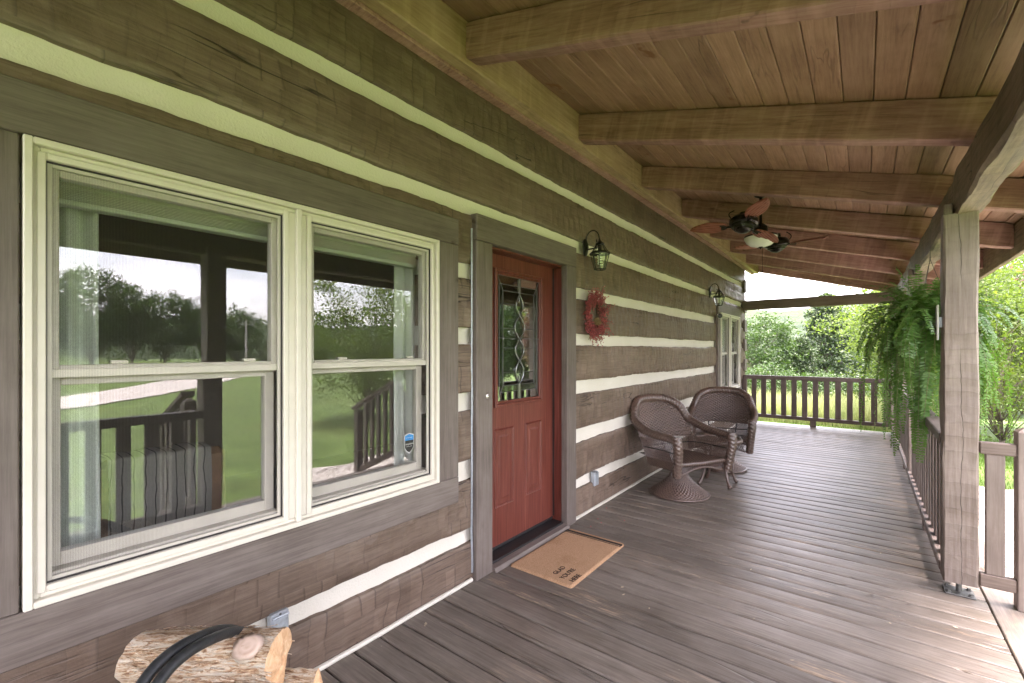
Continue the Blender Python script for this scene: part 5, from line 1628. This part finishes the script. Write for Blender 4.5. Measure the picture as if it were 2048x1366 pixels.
def make_tree(kind, name, label, height, width, leaves, lsize, mat, seed, group, trunk_r=0.16, low=0.18):
    r = random.Random(seed)
    t = thing(name, label, 'tree', (0, 0, 0), group, local=True)
    tr = MB(); cr = MB()
    lean = Vector((r.uniform(-.06,.06), r.uniform(-.06,.06), 1))
    spine = [Vector((lean.x*h*height+0.12*noise.noise(Vector((h*3, seed, 0))), lean.y*h*height+0.12*noise.noise(Vector((h*3, seed, 4))), h*height*0.92-0.3)) for h in [i/10 for i in range(11)]]
    tr.tube(spine, [trunk_r*(1.25 if i == 0 else 1)*(1-0.9*i/10) for i in range(11)], 8)
    clumps = []
    if kind == 'con':
        NC = 120
        for k in range(NC):
            h = low+(1-low)*(k/NC)**0.85; az = k*2.4+r.uniform(-.4,.4)
            prof = (1-h)**0.55*(0.55+0.45*min(1, (h-low)/0.12+0.3))*(1+0.35*noise.noise(Vector((math.cos(az)*1.3, math.sin(az)*1.3, h*5+seed))))
            rad = width/2*prof*r.uniform(0.40, 1.12)
            p = Vector((rad*math.cos(az), rad*math.sin(az), h*height*1.0-0.10*rad))
            clumps.append((p, (0.10+0.075*width*prof)*r.uniform(.8, 1.4), h))
    else:
        NC = 130
        for k in range(NC):
            v_ = Vector((r.gauss(0,1), r.gauss(0,1), r.gauss(0,1))).normalized()
            rr_ = r.uniform(0.35, 1.0)**0.5
            lump = 1+0.33*noise.noise(v_*1.7+Vector((seed, 0, 0)))
            zc_ = height*(low+1)/2; hz = height*(1-low)/2
            p = Vector((v_.x*width/2*rr_*lump, v_.y*width/2*rr_*lump, zc_+v_.z*hz*rr_*min(1.1, lump)))
            clumps.append((p, width*r.uniform(0.07, 0.135), p.z/height))
    per = leaves//len(clumps)
    for ci, (p, cr_, h) in enumerate(clumps):
        j = min(9, max(1, int(h*9))); base = spine[max(1, j-2)]
        if ci % 2 == 0:
            mid_ = base.lerp(p, 0.5)+Vector((0, 0, 0.06*height*(0.4 if kind != 'con' else -0.1)))
            tr.tube([base, mid_, p], [trunk_r*0.32*(1-h*0.6), trunk_r*0.18*(1-h*0.5), 0.008], 5, cap=False)
        for _ in range(per):
            v_ = Vector((r.gauss(0,1), r.gauss(0,1), r.gauss(0,0.62)))*cr_*0.62
            leaf(cr, p+v_, lsize, r)
    obj('trunk', tr, M['bark'], t, smooth=True)
    obj('crown', cr, mat, t, recalc=False)
    return t
def put(t, x, y, s=1.0, rz=0.0, label=None, dz=0.0, sx=None):
    t.location = (x, y, ground_z(x, y)+dz); t.scale = (s*(sx or 1), s*(sx or 1), s); t.rotation_euler = (0, 0, rz)
    if label: t['label'] = label
    return t
tG = 'trees beyond the far railing'
con = make_tree('con', 'cedar_tree', 'x', 9.4, 6.4, 19000, 0.20, M['leaf_con'], 3, tG)
dec = make_tree('dec', 'broadleaf_tree', 'x', 9.0, 6.4, 17000, 0.22, M['leaf_dec'], 8, tG)
dec2 = make_tree('dec', 'broadleaf_tree', 'x', 10.5, 5.6, 17000, 0.20, M['leaf_dec'], 15, tG)
# seen past the far railing, from left to right
def ray_xy(u, d):
    """ground position at depth d in the direction of image column u of the 2048 px wide photograph"""
    r_ = (u-1024)/910.0; s_, c_ = math.sin(R(37.77)), math.cos(R(37.77))
    return 1.9085+d*(-s_+r_*c_), d*(c_+r_*s_)
spots = [
    (con, 1655, 31, 1.02, 'tall bushy cedar in the middle of the view beyond the far railing'),
    (dec, 1508, 30, 0.80, 'broadleaf tree next to the house corner beyond the far railing'),
    (dec2, 1555, 36, 0.62, 'low broadleaf tree below the hazy hill'),
    (con, 1602, 29, 0.62, 'small cedar left of the tall bushy cedar'),
    (con, 1755, 44, 1.28, 'dark cedar standing behind and right of the tall bushy cedar'),
    (dec, 1712, 37, 0.92, 'broadleaf tree between the two cedars'),
    (dec2, 1475, 40, 0.85, 'broadleaf tree mostly hidden by the house corner'),
    (dec, 1820, 46, 1.15, 'broadleaf tree far behind the hanging fern'),
    (dec2, 1905, 48, 1.2, 'broadleaf tree far behind the nearest post'),
    (con, 1985, 42, 1.05, 'cedar far behind the right end of the fern'),
    (dec, 2060, 45, 1.2, 'broadleaf tree far off at the right edge'),
]
used = set()
for i, (p, u, d, s, lb) in enumerate(spots):
    x, y = ray_xy(u, d)
    o = p if p.name not in used else copy_tree(p)
    used.add(p.name)
    put(o, x, y, s, i*1.3, lb)
# far wood beyond them that reads as one mass
fw = MB(); r2 = random.Random(77)
for k in range(20000):
    a = r2.uniform(R(-16), R(22)); d = r2.uniform(62, 84); x, y = 1.9+d*math.sin(a), d*math.cos(a)
    top = 1.2+2.0*noise.noise(Vector((a*13, 1, 0)))+2.2*noise.noise(Vector((a*45, 5, 0)))
    leaf(fw, Vector((x, y, -5+(top+5)*r2.random()**0.7)), 0.42, r2)
tag(obj('far_wood', fw, M['leaf_dec'], recalc=False), 'distant wood behind the single trees', 'woods', kind='stuff')
# trees across the lawn, seen as reflections in the window panes
mG = 'trees across the lawn'
refl = [(54, 6.9, 0.74, dec2, 'left panes, first from the left'), (54, 9.4, 1.02, dec, 'left panes, tallest one'), (54, 12.2, 0.74, dec2, 'left panes, just right of the tallest'), (55, 15.2, 0.84, dec, 'left panes, fourth from the left'),
        (54, 18.4, 0.70, dec2, 'left panes, left of the mirrored post'), (56, 22.4, 0.74, dec, 'left panes, right of the mirrored post'), (55, 26.6, 0.74, con, 'left panes, cedar at their right edge'), (56, 31, 0.84, dec, 'right panes, first from the left'), (54, 39, 0.80, dec2, 'right panes, behind the light green tree'),
        (54, 47, 0.88, dec, 'right panes, by the curtain'), (16, 25, 0.95, dec, 'door glass, left one'), (20.5, 23, 0.9, dec2, 'door glass, right one'), (24, 31, 1.1, dec, 'door glass, behind the other two')]
for i, (x, y, s, p, where) in enumerate(refl):
    o = copy_tree(p); o['group'] = mG
    put(o, x, y, s, i*0.9+0.4, 'tree across the lawn, mirrored in the '+where)
fw = MB()
for k in range(26000):
    a = r2.uniform(R(38), R(112)); d = r2.uniform(72, 90); x, y = d*math.sin(a), d*math.cos(a)
    top = 8.0+2.8*noise.noise(Vector((a*11, 7, 0)))+1.5*noise.noise(Vector((a*40, 2, 0)))
    leaf(fw, Vector((x, y, -0.5+top*r2.random()**0.7)), 0.45, r2)
tag(obj('far_wood', fw, M['leaf_dec'], recalc=False), 'distant wood across the lawn', 'woods', kind='stuff')
b = MB(); b.tube([(49.5, 20.7, -0.4), (49.5, 20.7, 4.4)], [0.14, 0.10], 8); b.box(49.45, 49.55, 19.9, 21.5, 4.0, 4.1)
tag(obj('utility_pole', b, plain('grey_pole', (0.3,0.28,0.26), 0.8)), 'grey utility pole standing before the wood across the lawn', 'pole')
# light green trees close to the porch
lt = make_tree('dec', 'garden_tree', 'x', 5.0, 4.4, 21000, 0.085, M['leaf_light'], 31, 'light green garden trees', 0.06, 0.10)
put(lt, 3.05, 15.2, 0.84, 0.3, 'yellow-green garden tree just beyond the porch corner, behind the fern')
o = copy_tree(lt); put(o, 4.9, 14.6, 1.0, 2.2, 'yellow-green garden tree further right, behind the stair newel')
o = copy_tree(lt); put(o, 3.95, 12.3, 0.74, 5.1, 'small yellow-green garden tree nearest the porch, right of the nearest post')
o = copy_tree(lt); put(o, 8.4, 7.2, 0.78, 4.0, 'yellow-green garden tree on the lawn, mirrored in the right-hand panes')
# shrubs filling the foot of the wood
sh = make_tree('dec', 'green_shrub', 'x', 2.6, 3.4, 7800, 0.12, M['leaf_dec'], 51, 'green shrubs at the foot of the wood', 0.04, 0.02)
first = True
for i, (u, d, s, lb) in enumerate([(1515, 23, 1.0, 'green shrub next to the house corner beyond the meadow grass'), (1560, 25, 1.0, 'green shrub below the hazy hill, beyond the meadow grass'), (1610, 24, 1.05, 'green shrub at the foot of the small cedar'), (1665, 25, 1.05, 'green shrub at the foot of the tall bushy cedar'), (1720, 24, 1.1, 'green shrub right of the tall bushy cedar'), (1770, 25, 1.1, 'green shrub behind the far corner post')]):
    o = sh if first else copy_tree(sh); first = False
    x, y = ray_xy(u, d); put(o, x, y, s, i*1.9, lb)
    o['category'] = 'shrub'
# purple leaved bush reaching into the right edge
t = thing('purple_bush', 'purple leaved bush with a dark flower spike at the right edge', 'bush', (4.0, 8.9, GZ))
b = MB(); lf = MB(); fl = MB(); rp = random.Random(9)
for k in range(16):
    a = rp.uniform(0, 6.28); tip = Vector((3.98+0.42*math.cos(a)*rp.random(), 8.9+0.5*math.sin(a)*rp.random(), rp.uniform(1.7, 2.55)))
    if k == 0: tip = Vector((3.60, 8.9, 2.42))
    if k == 1: tip = Vector((3.66, 8.85, 2.30))
    root_ = Vector((4.0, 8.9, GZ)); m_ = root_.lerp(tip, 0.6)+Vector((0.1, 0, 0.2))
    pts = catmull([root_, m_, tip], 10); b.tube(pts, [0.012*(1-i/len(pts))+0.002 for i in range(len(pts))], 5, cap=False)
    for p in pts[9:]:
        for _ in range(10): leaf(lf, p+Vector((rp.gauss(0,.06), rp.gauss(0,.06), rp.gauss(0,.05))), 0.075, rp)
    if k < 6:
        for i in range(90): octa(fl, tuple(tip+Vector((rp.gauss(0,.012), rp.gauss(0,.012), 0.02+0.13*rp.random()))), 0.007)
obj('stems', b, M['bark'], t); obj('leaves', lf, M['leaf_red'], t, recalc=False); obj('flower_spikes', fl, M['flower'], t)

# ---------------------------------------------------------------- grasses
g = MB(); rg = random.Random(4)
def blade_of(mb_, x, y, h, w, lean):
    a = rg.uniform(0, 6.28); d = Vector((math.cos(a), math.sin(a), 0)); q = Vector((-d.y, d.x, 0))
    z = ground_z(x, y); p = Vector((x, y, z-0.02)); m_ = p+Vector((0,0,h*.6))+d*lean*.35*h; tp = p+Vector((0,0,h))+d*lean*h
    mb_.face([p-q*w, p+q*w, m_+q*w*.7, m_-q*w*.7]); mb_.face([m_-q*w*.7, m_+q*w*.7, tp])
for k in range(15000):
    x = rg.uniform(-2.6, 3.3); y = 13.2+4.6*rg.random()**1.4
    blade_of(g, x, y, rg.uniform(0.35, 0.80)*(0.85+0.3*noise.noise(Vector((x, y, 0)))), 0.006, rg.uniform(0.0, 0.35))
tag(obj('meadow_grass', g, M['tall_grass'], recalc=False), 'tall pale meadow grass beyond the far railing', 'grass', kind='stuff')
g = MB()
for k in range(22000):
    if k % 3: x = rg.uniform(-0.6, 5.4); y = rg.uniform(10.15, 13.6)
    else: x = rg.uniform(2.7, 5.0); y = rg.uniform(8.2, 13)
    blade_of(g, x, y, rg.uniform(0.04, 0.10), 0.004, rg.uniform(0.1, 0.6))
tag(obj('lawn_grass', g, M['lawn_grass'], recalc=False), 'short lawn grass next to the porch', 'grass', kind='stuff')

# ---------------------------------------------------------------- haze
t = NT('haze_air')
pv = t.n('ShaderNodeVolumePrincipled')
pv.inputs['Color'].default_value = (0.86, 0.92, 1.0, 1)
pv.inputs['Density'].default_value = 0.00007
pv.inputs['Anisotropy'].default_value = 0.2
t.t.links.new(pv.outputs['Volume'], t.out.inputs['Volume'])
HAZE = True
if HAZE:
    tag(obj('haze', MB().box(-880, 880, -880, 880, -8, 92), t.m), 'thin pale haze in the air', 'haze', kind='stuff')

# ---------------------------------------------------------------- bits fallen on the deck
g = MB(); rdb = random.Random(66)
for k in range(45):
    x = rdb.uniform(0.1, 2.3); y = rdb.uniform(0.9, 6.5); a = rdb.uniform(0, 6.28); ln = rdb.uniform(0.004, 0.014); w = ln*rdb.uniform(0.25, 0.7)
    d = Vector((math.cos(a), math.sin(a), 0)); q = Vector((-d.y, d.x, 0)); c_ = Vector((x, y, 0.0035))
    g.face([c_-d*ln, c_+q*w, c_+d*ln+Vector((0,0,0.002)), c_-q*w])
tag(obj('deck_litter', g, plain('dry_litter', (0.45,0.38,0.28), 0.9, var=0.6, scale=3), recalc=False), 'tiny dry bits of leaf and bark scattered on the deck', 'litter', kind='stuff')
g = MB()
for (x, y) in ((0.16, 3.42), (0.22, 3.36), (0.10, 3.70), (0.35, 3.52), (0.19, 3.24)): octa(g, (x, y, 0.0065), 0.006)
tag(obj('fallen_berries', g, plain('fallen_berry', (0.38,0.06,0.06), 0.4)), 'few red berries fallen on the deck below the wreath', 'berries', kind='stuff')
